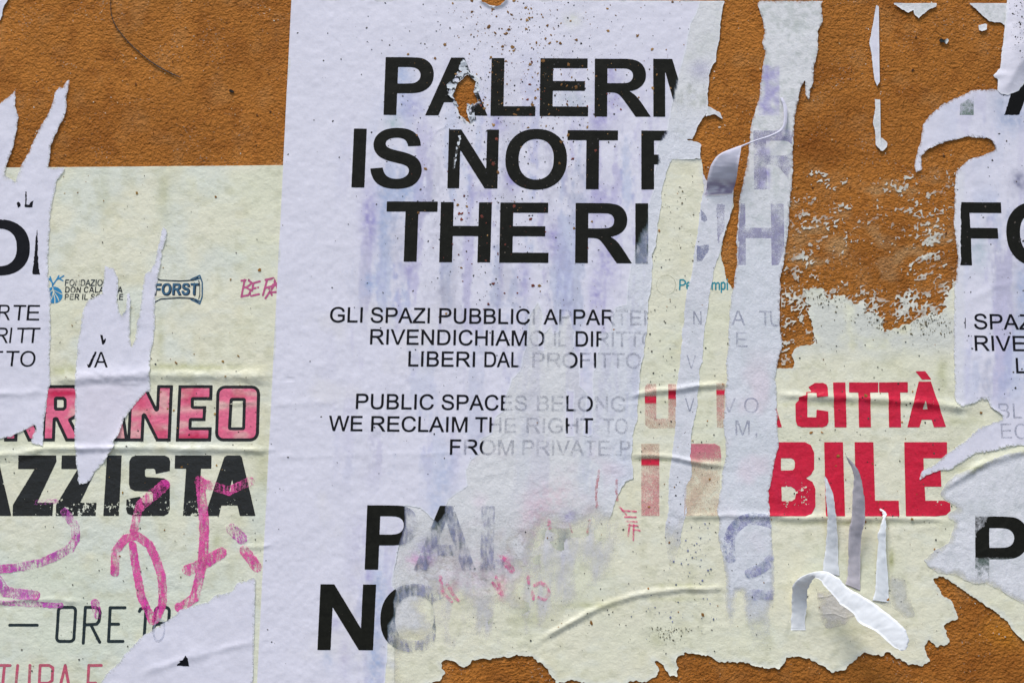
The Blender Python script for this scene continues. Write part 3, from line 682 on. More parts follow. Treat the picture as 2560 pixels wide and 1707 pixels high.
def torn(poly, x0, y0, x1, y1, st=2.5, amp=3.0, seed=5, holes=(), straight=(), fine=1.2, adds=()):
    """field for a torn sheet: noisy outline, noisy holes, clean factory-cut edges"""
    F = Fld(x0, y0, x1, y1, st); X, Y = F.X, F.Y
    wx = X + amp * fbm(X, Y, 26, 3, seed); wy = Y + amp * fbm(X, Y, 26, 3, seed + 50)
    f = sdf([poly], wx, wy) + fine * fbm(X, Y, 5, 2, seed + 9)
    for a in adds: f = np.maximum(f, sdf([a], wx, wy) + fine * fbm(X, Y, 5, 2, seed + 9))
    for hpoly in holes: f = np.minimum(f, -sdf([hpoly], wx, wy) - fine * fbm(X, Y, 5, 2, seed + 19))
    for (ax, ay), (bx, by) in straight:      # keep the left side of a->b (y down)
        L = math.hypot(bx - ax, by - ay)
        f = np.minimum(f, ((bx - ax) * (Y - ay) - (by - ay) * (X - ax)) / L + 0.15 * fbm(X, Y, 20, 2, seed))
    F.f = f
    return F

# ================================================================== POSTERS
# ---------- cream poster on the left
pcl = root('cream_poster', 320, 1050, 'cream glossy poster at the left with pink NEO, black AZZISTA and marker scrawl', 'poster')
F = Fld(-160, 400, 716, 1860, 2.5)
F.f = np.minimum(((700 + 60) * (F.Y - 420.5) - (414 - 420.5) * (F.X + 60)) / 760, 709 - F.X + (427 - F.Y) * 0.0515) + 0.15 * fbm(F.X, F.Y, 20, 2, 7)
sheet('paper_sheet', F, 1.6, 1.6, t_cream, M_CREAM, pcl, block=2)

# ---------- cream poster on the right, torn
CR = ply('''1500 399 1600 399 1700 398 1752 397 1757 427 1765 455 1800 478 1833 480 1831 522 1819 558 1806 601 1801 634 1811 667 1814 699 1833 729
 1880 760 1900 920 1947 921 1980 922 1985 906 1977 887 1991 868 2040 856 2029 814 2019 781 2010 722 2051 716 2056 740 2108 736 2135 754 2162 770 2192 778 2206 800 2214 822
 2239 814 2288 797 2328 788 2356 768 2377 727 2386 705 2440 690 2700 690 2700 1700 2600 1622 2560 1601 2535 1582 2519 1558 2486 1525 2451 1506 2424 1487 2399 1468 2377 1457
 2356 1441 2334 1446 2337 1457 2361 1484 2383 1509 2391 1525 2397 1547 2367 1552 2358 1563 2367 1582 2372 1604 2345 1618 2328 1607 2320 1596 2307 1615 2320 1637 2323 1653
 2307 1664 2269 1659 2247 1648 2220 1631 2203 1639 2165 1630 2149 1642 2130 1656 2111 1672 2075 1679 2064 1667 2037 1653 1999 1637 1969 1641 1947 1669 1920 1669 1886 1660
 1852 1653 1811 1656 1776 1642 1740 1631 1718 1631 1688 1648 1694 1667 1688 1688 1669 1688 1661 1661 1634 1648 1650 1672 1634 1691 1604 1707 1574 1701 1560 1712 1476 1709
 1430 1699 1394 1709 1381 1688 1359 1659 1329 1641 1294 1635 1247 1645 1185 1648 1160 1668 1138 1656 1114 1648 1100 1656 1114 1680 1100 1697 1065 1707 1040 1760 900 1760 900 1300 1400 1150''')
pcr = root('cream_poster', 1900, 1200, 'torn cream poster at the right with red CITTÀ above red BILE, ragged where plaster shows', 'poster')
F = torn(CR, 890, 380, 2712, 1790, 2.5, 4.5, 21, straight=[((1400, 400.5), (1800, 397.5))], fine=1.8)
_wr = win(F.X, F.Y, 1955, 2420, 700, 850, 26)
F.f = F.f + _wr * (20 * fbm(F.X, F.Y, 17, 4, 23, ay=0.6) - 3) + 5 * fbm(F.X, F.Y, 10, 3, 24) * (F.Y > 1430) * (F.f < 26)
FC = F
def on_cream_grid(X, Y): return FC.f[np.clip((Y - FC.y0) / FC.st, 0, FC.ny - 1).astype(int), np.clip((X - FC.x0) / FC.st, 0, FC.nx - 1).astype(int)]
def on_cream(x, y): return FC.f[int(np.clip((y - FC.y0) / FC.st, 0, FC.ny - 1)), int(np.clip((x - FC.x0) / FC.st, 0, FC.nx - 1))]
sheet('paper_sheet', F, 1.2, 1.3, t_cream, M_CREAM, pcr, block=2, lift=1.6, lseed=33)

# ---------- print on the left cream poster
T1 = 1.95
PINK = alb(222, 104, 138); PINKR = alb(196, 30, 78); PALEP = alb(220, 170, 170)
def pinkfill(x, y, f):
    c = np.tile(PINK, (len(x), 1)); n = fbm(x, y, 46, 3, 260, ay=0.55)
    band = np.exp(-((y - 1028 - 0.08 * (x - 400) * -1) / 9) ** 2) * (x > 330)
    c = mixc(c, 0.8 * sstep(0.05, 0.6, n) + 0.75 * band, PALEP)
    c = mixc(c, 0.9 * np.exp(-((y - 983) / 8) ** 2) * (x < 200) + 0.7 * sstep(1078, 1095, y) * (x > 440) * (x < 540) + 0.45 * sstep(0.1, 0.5, fbm(x, y, 40, 3, 261)), PINKR)
    return c
def rndrect(x0, y0, x1, y1, r, sl=0.0):
    pts = []
    for cx, cy, a0 in ((x1 - r, y0 + r, -90), (x1 - r, y1 - r, 0), (x0 + r, y1 - r, 90), (x0 + r, y0 + r, 180)):
        for k in range(6):
            a = R_(a0 + 18 * k); pts.append((cx + r * math.cos(a), cy + r * math.sin(a)))
    return [(px + (y1 - py) * sl, py) for px, py in pts]
def shear(p, yb, k): return [(x + (yb - y) * k, y) for x, y in p]
def off(p, dx): return [(x + dx, y) for x, y in p]
Rp = ply('112 964 186 964 197 972 198 1034 190 1044 178 1050 205 1102 166 1102 141 1049 139 1049 137 1102 106 1102')
Rh = ply('142 998 158 998 161 1001 161 1017 158 1020 142 1020')
Ah = ply('283 1030 291 1030 296 1062 279 1062')
NEO = [([Rp, Rh], 'R'), ([off(Rp, -94), off(Rh, -94)], 'R'),
       ([ply('262 964 300 964 320 1102 288 1102 284 1084 272 1084 268 1102 232 1102'), Ah], 'A'),
       ([ply('326 964 364 964 392 1022 395 964 432 964 426 1102 392 1102 361 1040 358 1102 320 1102')], 'N'),
       ([ply('448 964 531 964 530 999 484 999 484 1016 515 1016 513 1051 479 1051 478 1069 529 1069 527 1102 441 1102')], 'E'),
       ([shear(rndrect(539, 965, 646, 1102, 20), 1102, 0.03), ply('581 1001 609 1001 607 1069 577 1069')], 'O')]
for cs, ch in NEO:
    o = shape(cs, 'letter', pcl, T1 + 0.05, alb(28, 26, 26), M_GLOSS, rnd=1.2, clip=lambda X, Y: 700 - X)
    o2 = shape(cs, 'letter_fill', pcl, T1 + 0.35, pinkfill, M_GLOSS, rnd=-6.6, block=2, clip=lambda X, Y: 700 - X)
    if o2 is not None: o2.parent = o
def wear(level=0.55, seed=70, sc=12):
    def fn(X, Y, f):
        w_ = fbm(X, Y, 6, 4, seed, gain=0.75) * 0.7 + fbm(X, Y, 60, 3, seed + 1) * 0.35 + sstep(1195, 1270, Y) * 0.22
        return np.minimum(f, (level - w_) * 9)
    return fn
Z = ply('48 1139 140 1139 141 1153 92 1257 133 1257 131 1288 33 1288 34 1262 89 1171 47 1171')
AZZ = [[ply('-50 1139 -6 1139 28 1288 -10 1288 -16 1262 -40 1262 -50 1288 -90 1288')], [Z], [off(Z, 108)], [ply('269 1139 304 1139 297 1288 260 1288')],
       [ply('340 1139 412 1139 422 1144 425 1153 424 1176 391 1183 389 1173 385 1170 366 1170 362 1174 362 1189 366 1193 410 1196 422 1204 424 1214 424 1272 420 1283 410 1288 332 1288 320 1282 317 1272 318 1248 350 1242 354 1246 354 1254 358 1257 379 1257 384 1252 384 1232 379 1227 338 1226 327 1220 324 1210 325 1153 330 1143')],
       [ply('439 1139 528 1139 528 1170 502 1170 497 1288 459 1288 467 1170 438 1170')],
       [ply('568 1139 600 1139 604 1143 638 1288 601 1288 595 1262 553 1262 547 1288 514 1288 562 1143'), ply('581 1193 588 1230 572 1230')]]
for i, cs in enumerate(AZZ):
    shape(cs, 'letter', pcl, T1 + 0.05, alb(30, 29, 27), M_GLOSS, rnd=1.0, noise=wear(0.50, 70 + i), block=3, clip=lambda X, Y: 690 - X)
def strokes(lines, wd, name, parent, base, colr, mat=M_GLOSS, st=1.25, block=4, ink=None, noise=None, clip=None, wob=0.3, rel=1.0):
    xs = [p[0] for l_ in lines for p in l_]; ys = [p[1] for l_ in lines for p in l_]
    F = Fld(min(xs) - wd - 3, min(ys) - wd - 3, max(xs) + wd + 3, max(ys) + wd + 3, st)
    d = np.full(F.X.shape, 1e9)
    for l_ in lines: d = np.minimum(d, pline(l_, F.X, F.Y))
    f = wd / 2 - d + wob * fbm(F.X, F.Y, 6, 3, 8)
    if clip is not None: f = np.minimum(f, clip(F.X, F.Y))
    if noise is not None: f = noise(F.X, F.Y, f)
    F.f = f
    if not (f > 0).any(): return None
    cf = colr if callable(colr) else (lambda x, y, q: np.tile(colr, (len(x), 1)))
    return sheet(name, F, base, 0.1, cf, mat, parent, block=block, ink=ink, skirt=False, rel=rel)
TEAL = alb(26, 38, 42)
def rr(x0, y0, x1, y1, r, sl): p = rndrect(x0, y0, x1, y1, r, sl); return p + [p[0]]
LT = [[rr(142, 1517, 185, 1602, 9, 0.06)],
      [[(209, 1606), (214, 1517), (238, 1517), (248, 1521), (251, 1530), (248, 1552), (242, 1559), (211, 1561)], [(228, 1561), (250, 1604)]],
      [[(313, 1518), (276, 1518), (272, 1602), (308, 1602)], [(274, 1559), (297, 1559)]],
      [[(349, 1527), (352, 1521), (366, 1517), (361, 1590)]],
      [rr(387, 1517, 422, 1557, 10, 0.06), rr(383, 1559, 420, 1602, 10, 0.06)]]
for l_ in LT: strokes(l_, 7.6, 'letter', pcl, T1 + 0.05, TEAL)
strokes([[(25, 1561.5), (94, 1561.5)]], 7.2, 'dash', pcl, T1 + 0.05, TEAL)
RO = alb(190, 84, 110)
for l_ in [[[(-8, 1662), (26, 1662)], [(12, 1662), (4, 1750)]], [[(45, 1662), (38, 1740), (46, 1750), (66, 1750), (72, 1742), (76, 1662)]],
           [[(97, 1752), (101, 1662), (124, 1662), (133, 1668), (131, 1700), (122, 1706), (100, 1707)], [(116, 1707), (136, 1752)]],
           [[(142, 1752), (164, 1662), (180, 1752)], [(148, 1728), (176, 1728)]], [[(254, 1662), (223, 1662), (218, 1750), (250, 1750)], [(221, 1706), (240, 1706)]]]:
    strokes(l_, 7.2, 'letter', pcl, T1 + 0.05, RO, ink=lambda x, y, f: np.clip(0.85 + 0.5 * fbm(x, y, 18, 3, 44), 0.35, 1))
# small sponsor marks
bl = alb(46, 128, 178)
lg = Fld(112, 684, 168, 766, 1.25); d = np.full(lg.X.shape, 1e9)
for l_ in [ply('132 716 132 708 124 698 116 694'), ply('132 708 126 692'), ply('132 714 142 700 148 690'), ply('142 700 154 694 160 690'), ply('146 696 158 702'), ply('124 698 116 704')]:
    d = np.minimum(d, pline(l_, lg.X, lg.Y))
tr = 1.7 - d
disc = 21 - np.hypot((lg.X - 136) * 1.0, lg.Y - 738)
rt = np.full(lg.X.shape, 1e9)
for l_ in [ply('132 716 134 730 130 745 124 756'), ply('134 728 144 742 148 752'), ply('133 724 122 734 116 742'), ply('134 732 138 748 138 760'), ply('136 726 148 732 156 736')]: rt = np.minimum(rt, pline(l_, lg.X, lg.Y))
lg.f = np.maximum(tr, np.minimum(disc, rt - 1.1)) + 0.3 * fbm(lg.X, lg.Y, 6, 2, 3)
sheet('tree_logo', lg, T1 + 0.05, 0.1, lambda x, y, f: np.tile(bl, (len(x), 1)), M_GLOSS, pcl, block=1, skirt=False)
lw = dict(st=1.0, block=2, wob=0.15)
gz = lambda x, y, f: np.clip(1 - 0.95 * np.exp(-((x - 197) / 7) ** 2 - ((y - 708) / 12) ** 2) - 0.6 * sstep(0.25, 0.6, fbm(x, y, 14, 2, 46)), 0.1, 1)
word(REG, 'FONDAZIONE', 163, 282, 715, 715, 15.5, pcl, T1 + 0.05, alb(50, 56, 60), M_GLOSS, ink=gz, **lw)
word(BOLD, 'DON CALABRIA', 163, 307, 732, 732, 15, pcl, T1 + 0.05, alb(26, 28, 30), M_GLOSS, ink=gz, **lw)
word(BOLD, 'PER IL SOCIALE', 162, 308, 750, 750, 15, pcl, T1 + 0.05, alb(26, 28, 30), M_GLOSS, ink=gz, **lw)
SB = alb(52, 92, 122); SBD = alb(24, 40, 56)
strokes([ply('386 694 402 701 450 703 484 701 496 694'), ply('386 757 402 748 450 745 484 747 496 756')], 3.0, 'badge_border', pcl, T1 + 0.05, SBD, block=2)
strokes([ply('478 699 500 689 506 706 506 742 500 760 478 749'), ply('488 700 500 696'), ply('488 748 500 754')], 3.4, 'badge_border', pcl, T1 + 0.05, SB, block=2)
strokes([ply('497 702 500 712 500 738 497 748')], 2.0, 'badge_border', pcl, T1 + 0.05, SBD, block=2)
strokes([ply('486 706 490 724 486 742')], 1.6, 'badge_border', pcl, T1 + 0.05, SBD, block=2)
shape([ply('386 704 450 707 486 704 493 724 486 745 450 741 386 744')], 'badge_panel', pcl, T1 + 0.03, alb(222, 216, 200), M_GLOSS, block=4)
word(BOLD, 'FORST', 386, 496, 739, 738, 29, pcl, T1 + 0.1, SBD, M_GLOSS, rnd=1.0, **lw)
word(BOLD, 'FORST', 384, 494, 737, 736, 28, pcl, T1 + 0.2, SB, M_GLOSS, **lw)
bp_ = alb(182, 84, 130)
for l_ in [[ply('612 700 604 742'), ply('604 702 622 701 630 708 618 718 610 719'), ply('616 719 628 726 622 738 602 742')],
           [ply('650 704 634 708 628 740 648 736'), ply('632 722 646 719')], [ply('668 700 658 738'), ply('664 700 684 696 688 704 680 716 664 720'), ply('672 720 680 738')],
           [ply('664 746 690 708 700 740'), ply('672 732 696 730')]]:
    strokes(l_, 5.2, 'letter', pcl, T1 + 0.06, bp_, clip=lambda X, Y: 700 - X, noise=lambda X, Y, f: np.minimum(f, (0.45 - fbm(X, Y, 6, 3, 77)) * 5))
# pink marker
MK = alb(222, 82, 158); MKP = alb(192, 80, 180)
def marker(pts, wd, op=0.75, colr=MK, seed=1):
    pts = ply(pts)
    def cf(x, y, f):
        c = np.tile(colr, (len(x), 1)); c = mixc(c, 0.6 * sstep(0.0, 0.5, fbm(x, y, 30, 3, 80 + seed)), alb(206, 40, 160))
        return mixc(c, 0.45 * sstep(0.1, 0.6, fbm(x, y, 9, 3, 81 + seed, ay=2.5)), alb(228, 150, 190))
    strokes([pts], wd, 'marker_stroke', pcl, T1 + 0.5, cf, mat=M_MARK, st=1.6, block=1, wob=2.2,
            ink=lambda x, y, f: np.clip(op - 0.08 + 0.16 * sstep(3, 0.5, f) + 0.7 * fbm(x, y, 5, 3, 82 + seed, ay=4) + 0.6 * fbm(x, y, 34, 3, 120 + seed), 0.0, 0.84),
            clip=lambda X, Y: 668 - X + (1200 - Y) * 0.0515)
marker('163 1280 188 1313 191 1343 177 1370 142 1389 103 1406 54 1416 -10 1424', 21, 0.42, MKP, 1)
marker('-6 1448 14 1478 50 1484 88 1488', 26, 0.5, MKP, 2)
marker('6 1506 60 1508 153 1513', 13, 0.5, MKP, 3)
marker('238 1506 244 1536', 20, 0.4, MKP, 4)
marker('412 1212 376 1243 352 1264', 28, 0.5, MK, 5)
marker('350 1266 343 1288 335 1325', 20, 0.6, MK, 6)
marker('288 1430 289 1378 313 1346 343 1338 373 1360 392 1400 403 1432 408 1471 406 1511 390 1547', 21, 0.62, MK, 7)
marker('332 1362 338 1403 346 1449 354 1492 373 1530 382 1552', 20, 0.68, MK, 8)
marker('500 1200 509 1281 511 1330 509 1389 498 1449 487 1492 463 1511 449 1517', 24, 0.68, MK, 9)
marker('470 1424 504 1411 553 1381', 28, 0.68, MK, 10)
marker('498 1203 542 1218 572 1227 626 1203', 22, 0.38, MK, 11)
marker('580 1322 604 1345', 28, 0.5, MKP, 12)
marker('612 1376 642 1416', 26, 0.55, MK, 13)
marker('92 1256 140 1252', 12, 0.3, MKP, 14)

# ---------- print on the right cream poster
RED = alb(198, 14, 52); REDP = alb(214, 90, 108); REDB = alb(190, 160, 140)
TR = 1.6
def redc(x, y, f):
    c = np.tile(RED, (len(x), 1)) * (1 + 0.06 * fbm(x, y, 30, 3, 270))[:, None]
    return mixc(c, 0.30 * sstep(0.0, 0.7, fbm(x, y, 60, 3, 271)), alb(205, 40, 84))
CIT = [[ply('1936 1010 1953 1067 1930 1067')],
       [ply('2037 958 2057 958 2065 962 2068 970 2068 990 2042 993 2041 981 2017 981 2017 1044 2041 1044 2042 1025 2069 1029 2070 1054 2066 1063 2056 1067 2004 1067 1994 1063 1990 1053 1989 1010 1998 1000 1997 994 2016 988 2016 981 2030 980 2025 972 2022 968')],
       [ply('2083 957 2112 957 2115 1067 2087 1067')], [ply('2123 957 2194 957 2194 980 2174 980 2176 1067 2148 1067 2146 980 2123 980')],
       [ply('2198 957 2268 956 2268 980 2249 980 2251 1067 2223 1067 2221 980 2198 980')],
       [ply('2297 955 2326 955 2363 1066 2335 1067 2329 1048 2303 1048 2297 1067 2269 1067'), ply('2312 997 2320 1024 2305 1024'), ply('2290 929 2312 929 2326 948 2305 948')],
       [ply('1900 1106 2012 1106 2026 1113 2034 1132 2034 1172 2026 1186 2013 1195 2030 1205 2037 1222 2037 1266 2028 1283 2012 1289 1900 1289'),
        ply('1951 1144 1978 1144 1985 1148 1988 1155 1987 1170 1982 1176 1951 1177'), ply('1952 1215 1978 1215 1988 1222 1991 1232 1988 1247 1980 1253 1953 1253')],
       [ply('2061 1106 2106 1106 2111 1289 2065 1289')], [ply('2137 1106 2182 1106 2186 1252 2245 1252 2247 1289 2141 1289')],
       [ply('2261 1106 2366 1106 2366 1134 2358 1144 2307 1144 2308 1177 2350 1176 2352 1215 2310 1215 2312 1252 2360 1252 2374 1258 2375 1276 2364 1286 2340 1289 2265 1289')]]
def rednoise(X, Y, f):
    w_ = fbm(X, Y, 6, 4, 72, gain=0.7) - 0.72 + 0.5 * win(X, Y, 1955, 2030, 1200, 1275, 18) + 0.4 * win(X, Y, 2330, 2360, 1245, 1275, 10) + 0.35 * win(X, Y, 2190, 2240, 1270, 1290, 8)
    return np.minimum(f, -w_ * 8)
for cs in CIT: shape(cs, 'letter', pcr, TR + 0.05, redc, M_GLOSS, rnd=1.0, noise=rednoise, block=3)
def fade(bands, lo=0.45):
    def fn(x, y, f):
        k = np.zeros(len(x))
        for y0, y1 in bands: k = np.maximum(k, sstep(-3, 2, np.minimum(y - y0, y1 - y)))
        return np.clip(np.where(k > 0.9, 1, lo + k * 0.5 + 0.2 * fbm(x, y, 20, 3, 73)), 0.05, 1)
    return fn
def fadec(bands):
    def fn(x, y, f):
        k = np.zeros(len(x))
        for y0, y1 in bands: k = np.maximum(k, sstep(-3, 2, np.minimum(y - y0, y1 - y)))
        c = np.tile(alb(204, 140, 140), (len(x), 1)); c = mixc(c, 0.7 * sstep(-0.2, 0.4, fbm(x, y, 60, 2, 74)), alb(196, 172, 152))
        return mixc(c, k, RED)
    return fn
b1 = [(990, 1008)]; b1b = [(977, 997)]
shape([ply('1612 968 1618 960 1640 960 1640 1047 1670 1047 1670 1070 1624 1070 1613 1062')], 'letter', pcr, TR + 0.05, fadec(b1), M_GLOSS, ink=fade(b1, 0.36), block=2, rnd=0.5)
shape([ply('1670 960 1690 960 1690 1070 1671 1070')], 'letter', pcr, TR + 0.05, fadec(b1b), M_GLOSS, ink=fade(b1b, 0.4), block=2)
shape([ply('1790 958 1812 958 1810 1069 1792 1069')], 'letter', pcr, TR + 0.05, fadec([(975, 987)]), M_GLOSS, ink=fade([(975, 987)], 0.4), block=2)
shape([ply('1603 1109 1648 1109 1648 1289 1603 1289')], 'letter', pcr, TR + 0.05, lambda x, y, f: mixc(fadec([(1147, 1163)])(x, y, f), 0.45 * sstep(1170, 1200, y), alb(216, 96, 130)), M_GLOSS, ink=fade([(1147, 1163)], 0.4), block=2)
shape([ply('1700 1116 1720 1109 1788 1109 1800 1116 1803 1143 1800 1200 1796 1289 1710 1289 1712 1180 1724 1143')], 'letter', pcr, TR + 0.05,
      lambda x, y, f: mixc(np.tile(alb(206, 112, 132), (len(x), 1)), sstep(1140, 1170, y), alb(206, 176, 160)), M_GLOSS, ink=lambda x, y, f: np.clip(0.72 - 0.42 * sstep(1140, 1160, y) + 0.4 * fbm(x, y, 30, 4, 75), 0.05, 0.84), block=2)
tl = alb(20, 132, 152)
for l_ in [[ply('1699 724 1700 700 1708 700 1713 704 1713 709 1708 713 1700 713')], [ply('1717 715 1725 714 1725 709 1721 706 1717 709 1717 720 1720 724 1726 722')], [ply('1736 706 1736 724'), ply('1736 710 1743 706')],
           [ply('1748 715 1756 714 1755 708 1751 706 1748 709 1748 720 1751 724 1757 722')], [ply('1768 708 1762 706 1761 711 1767 717 1767 722 1760 724')],
           [ply('1780 707 1780 724'), ply('1780 710 1786 707 1789 710 1789 724'), ply('1789 710 1795 707 1798 710 1798 724')],
           [ply('1803 707 1803 731'), ply('1803 709 1808 706 1812 709 1812 720 1808 724 1803 721')], [ply('1818 707 1818 724'), ply('1818 699 1818 701')]]:
    strokes(l_, 3.6, 'letter', pcr, TR + 0.05, tl, block=2, wob=0.2)
strokes([[(1665 + 24 * math.cos(a / 12 * math.pi), 713 + 25 * math.sin(a / 12 * math.pi)) for a in range(25)]], 1.6, 'emboss_ring', pcr, TR + 0.05, alb(170, 172, 156), block=1, ink=ghost(0.35, 0.3))  # shading of an embossed ring, drawn as a faint darker line
strokes([ply('1420 1300 1430 1330')], 4, 'smear', pcr, TR, alb(210, 90, 130), ink=ghost(0.3))
for i, l_ in enumerate(['1548 1266 1566 1286', '1556 1276 1590 1278', '1562 1292 1590 1292', '1566 1302 1592 1304', '1570 1312 1596 1314', '1574 1310 1570 1340', '1584 1310 1583 1350', '1582 1322 1600 1326']):
    strokes([ply(l_)], 4.5, 'marker_dash', pcr, TR + 0.5, alb(222, 70, 130), M_GLOSS, block=1, ink=lambda x, y, f: np.clip(0.5 + 0.5 * fbm(x, y, 6, 2, 78), 0.05, 0.84))

# ---------- the big white poster
MAIN = ply('''600 -60 1700 -60 1812 3 1808 22 1801 54 1800 87 1792 117 1788 155 1780 163 1774 191 1770 231 1769 267 1759 291 1743 324 1729 349 1713 347 1754 359 1752 381 1752 398
 1680 400 1669 427 1661 449 1653 481 1653 522 1645 563 1639 618 1631 637 1629 686 1626 735 1620 754 1619 808 1611 854 1607 900 1601 936 1597 985 1592 1023 1592 1050 1584 1088 1580 1126 1581 1197
 1563 1205 1550 1230 1536 1252 1531 1281 1522 1307 1511 1334 1503 1359 1494 1350 1484 1340 1486 1300 1480 1290 1474 1340 1460 1345 1440 1342 1425 1365 1400 1380 1380 1370 1372 1340 1370 1307 1364 1343 1356 1383 1353 1416 1340 1438 1318 1443
 1319 1484 1326 1525 1300 1545 1275 1560 1250 1530 1224 1560 1222 1610 1190 1620 1165 1600 1160 1520 1120 1492 1082 1505 1090 1560 1088 1622 1060 1630 1034 1622 1034 1800 560 1800''')
HOLE = ply('1168 188 1190 206 1184 231 1196 256 1182 262 1168 262 1167 285 1176 310 1150 290 1142 256 1130 242 1146 206')
NOTCH = ply('1200 -30 1205 4 1222 15 1240 17 1256 12 1264 3 1270 -30')
pm = root('white_poster', 1150, 850, 'largest white poster, black PALERM / IS NOT / THE RI headline, peeled along its right side', 'poster')
STR = [((729.5, -1), (1812, 4)), ((642, 1720), (729, 0))]
F = torn(MAIN, 600, -20, 1830, 1800, 2.5, 4.0, 41, holes=[HOLE, NOTCH], fine=1.6, straight=STR)
def film(x, y, f):
    low = sstep(1255, 1330, y + 20 * fbm(x, y, 40, 2, 44)) * (x > 985)
    e = sstep(-6, 60, f + 34 * fbm(x, y, 36, 4, 45) - 0.10 * np.clip(x - 1250, 0, 400))
    dn = 0.25 * sstep(1430, 1620, y)
    return np.clip(1 - low * (1 - np.clip(0.95 * e - dn + 0.25 * fbm(x, y, 18, 3, 46), 0.0, 0.9)), 0, 1)
sheet('paper_backing', F, 2.6, 1.1, t_back, M_PEEL_A, pm, block=1, lift=0.9, lseed=43, ink=film, hextra=lambda x, y, f: -0.85 * sstep(1240, 1320, y) * (x > 985))
F_main = F
FACE = ply('''600 -60 1760 -60 1750 8 1738 40 1728 60 1716 117 1705 163 1694 204 1683 245 1676 290 1668 330 1652 352 1642 378 1645 395 1648 404 1640 420 1636 440 1637 476 1628 500 1622 520 1619 560 1600 590 1590 625 1580 660 1572 700 1568 762 1540 770
 1531 800 1528 832 1500 836 1500 880 1494 885 1492 920 1484 930 1483 1010 1482 1088 1470 1092 1455 1088 1462 1030 1466 985 1448 965 1446 900 1432 872 1436 832 1430 825 1422 790 1402 796 1398 815 1398 832 1382 838 1376 818 1364 835 1352 832
 1356 790 1346 758 1336 770 1325 790 1319 860 1310 885 1302 925 1280 950 1268 985 1258 1030 1240 1042 1230 1085 1200 1100 1210 1125 1180 1150 1165 1175 1170 1215 1120 1248 1114 1266 1112 1284 1096 1308 1080 1296 1050 1268 1012 1262 1013 1310 1005 1340 997 1362 985 1425 982 1465
 992 1475 985 1505 985 1540 970 1562 970 1606 966 1660 952 1800 560 1800''')
FACE2 = [ply('1415 975 1436 975 1436 1092 1413 1092'), ply('1345 835 1362 838 1360 880 1345 876')]
F = torn(FACE, 600, -20, 1830, 1800, 2.5, 2.2, 47, holes=[HOLE, NOTCH, ply('1160 190 1172 186 1190 212 1182 250 1168 262 1175 305 1160 300 1140 262 1128 238 1146 205')], fine=1.4, adds=FACE2, straight=STR)
F.f = np.minimum(F.f, F_main.f - 1.0 - 7 * sstep(-0.2, 0.5, fbm(F.X, F.Y, 22, 3, 49)) * (F.X > 1000) * (F.Y > 12))
def lip(x, y, f):
    d = pline(ply('1205 4 1222 15 1240 17 1256 12 1264 3'), x, y)
    return 4.5 * np.exp(-(d / 5.0) ** 2) * (y > -1)
sheet('printed_face', F, 2.95, 0.5, t_main, M_WHITE, pm, block=1, lift=0.25, lseed=48, hextra=lip)
def on_face(X, Y):
    i = np.clip((X - F.x0) / F.st, 0, F.nx - 1.001); j = np.clip((Y - F.y0) / F.st, 0, F.ny - 1.001)
    i0 = i.astype(int); j0 = j.astype(int); a = i - i0; b = j - j0; f = F.f
    return (f[j0, i0] * (1-a) + f[j0, i0+1] * a) * (1-b) + (f[j0+1, i0] * (1-a) + f[j0+1, i0+1] * a) * b
FACEF = on_face
MF = F_main
def on_back(X, Y):
    i = np.clip((X - MF.x0) / MF.st, 0, MF.nx - 1.001); j = np.clip((Y - MF.y0) / MF.st, 0, MF.ny - 1.001)
    i0 = i.astype(int); j0 = j.astype(int); a = i - i0; b = j - j0; f = MF.f
    return (f[j0, i0] * (1-a) + f[j0, i0+1] * a) * (1-b) + (f[j0+1, i0] * (1-a) + f[j0+1, i0+1] * a) * b
TM = 3.35
def bigink(x, y, f):
    k = sstep(-2.5, 0.5, on_face(x, y) + 1.5 * fbm(x, y, 6, 3, 88))
    lv = np.where(y < 520, 0.0, np.where(y < 700, 0.5, np.where(x < 1140, 0.36, np.where(x < 1260, 0.26, 0.0))))
    ed = on_face(x, y); g = np.clip(lv + (0.5 * fbm(x, y, 26, 3, 89) + 0.5 * fbm(x, y, 5, 3, 86, ay=3.5) + 0.38 * np.exp(-np.abs(ed) / 12)) * (lv > 0.02) - 0.05, 0.0, 0.8)
    return np.where(k > 0.95, 1, k + (1 - k) * g)
def bigcol(x, y, f):
    k = sstep(-2, 2, on_face(x, y)); c = np.tile(alb(128, 136, 164), (len(x), 1))
    c = mixc(c, 0.8 * sstep(0.0, 0.35, fbm(x, y, 12, 3, 90, ay=2)) + 0.7 * np.exp(-np.abs(on_face(x, y)) / 14), alb(72, 88, 86))
    c = mixc(c, 0.5 * sstep(-0.3, 0.3, fbm(x, y, 60, 2, 95)), alb(150, 146, 190))
    kk = k[:, None]; bk = BLACK[None, :] * (1 + 0.25 * fbm(x, y, 12, 3, 96))[:, None]
    return c * (1 - kk) + bk * kk
def big(ch, xl, yb, sx, cap, **kw):
    kw.setdefault('block', 4)
    return shape(glyph(BOLD, ch, xl, yb, sx, cap / 1466, slope=0.005), 'letter', pm, TM, bigcol, M_INK, ink=bigink, st=1.25, clip=lambda X, Y: on_back(X, Y) - 1, **kw)
for ch, xl, yb, sx in [('P', 959, 289, .1085), ('A', 1063, 290, .106), ('L', 1226, 291.5, .1085), ('E', 1349, 292, .1085), ('R', 1486, 293, .1068), ('M', 1633, 293.5, .108)]:
    big(ch, xl, yb, sx, 144.5)
for ch, xl, yb, sx in [('I', 879, 470, .1086), ('S', 924, 470.5, .108), ('N', 1118.5, 472, .1075), ('O', 1262, 473, .1083), ('T', 1419.5 - 2, 474, .108), ('F', 1603, 475, .108)]:
    big(ch, xl, yb, sx, 147)
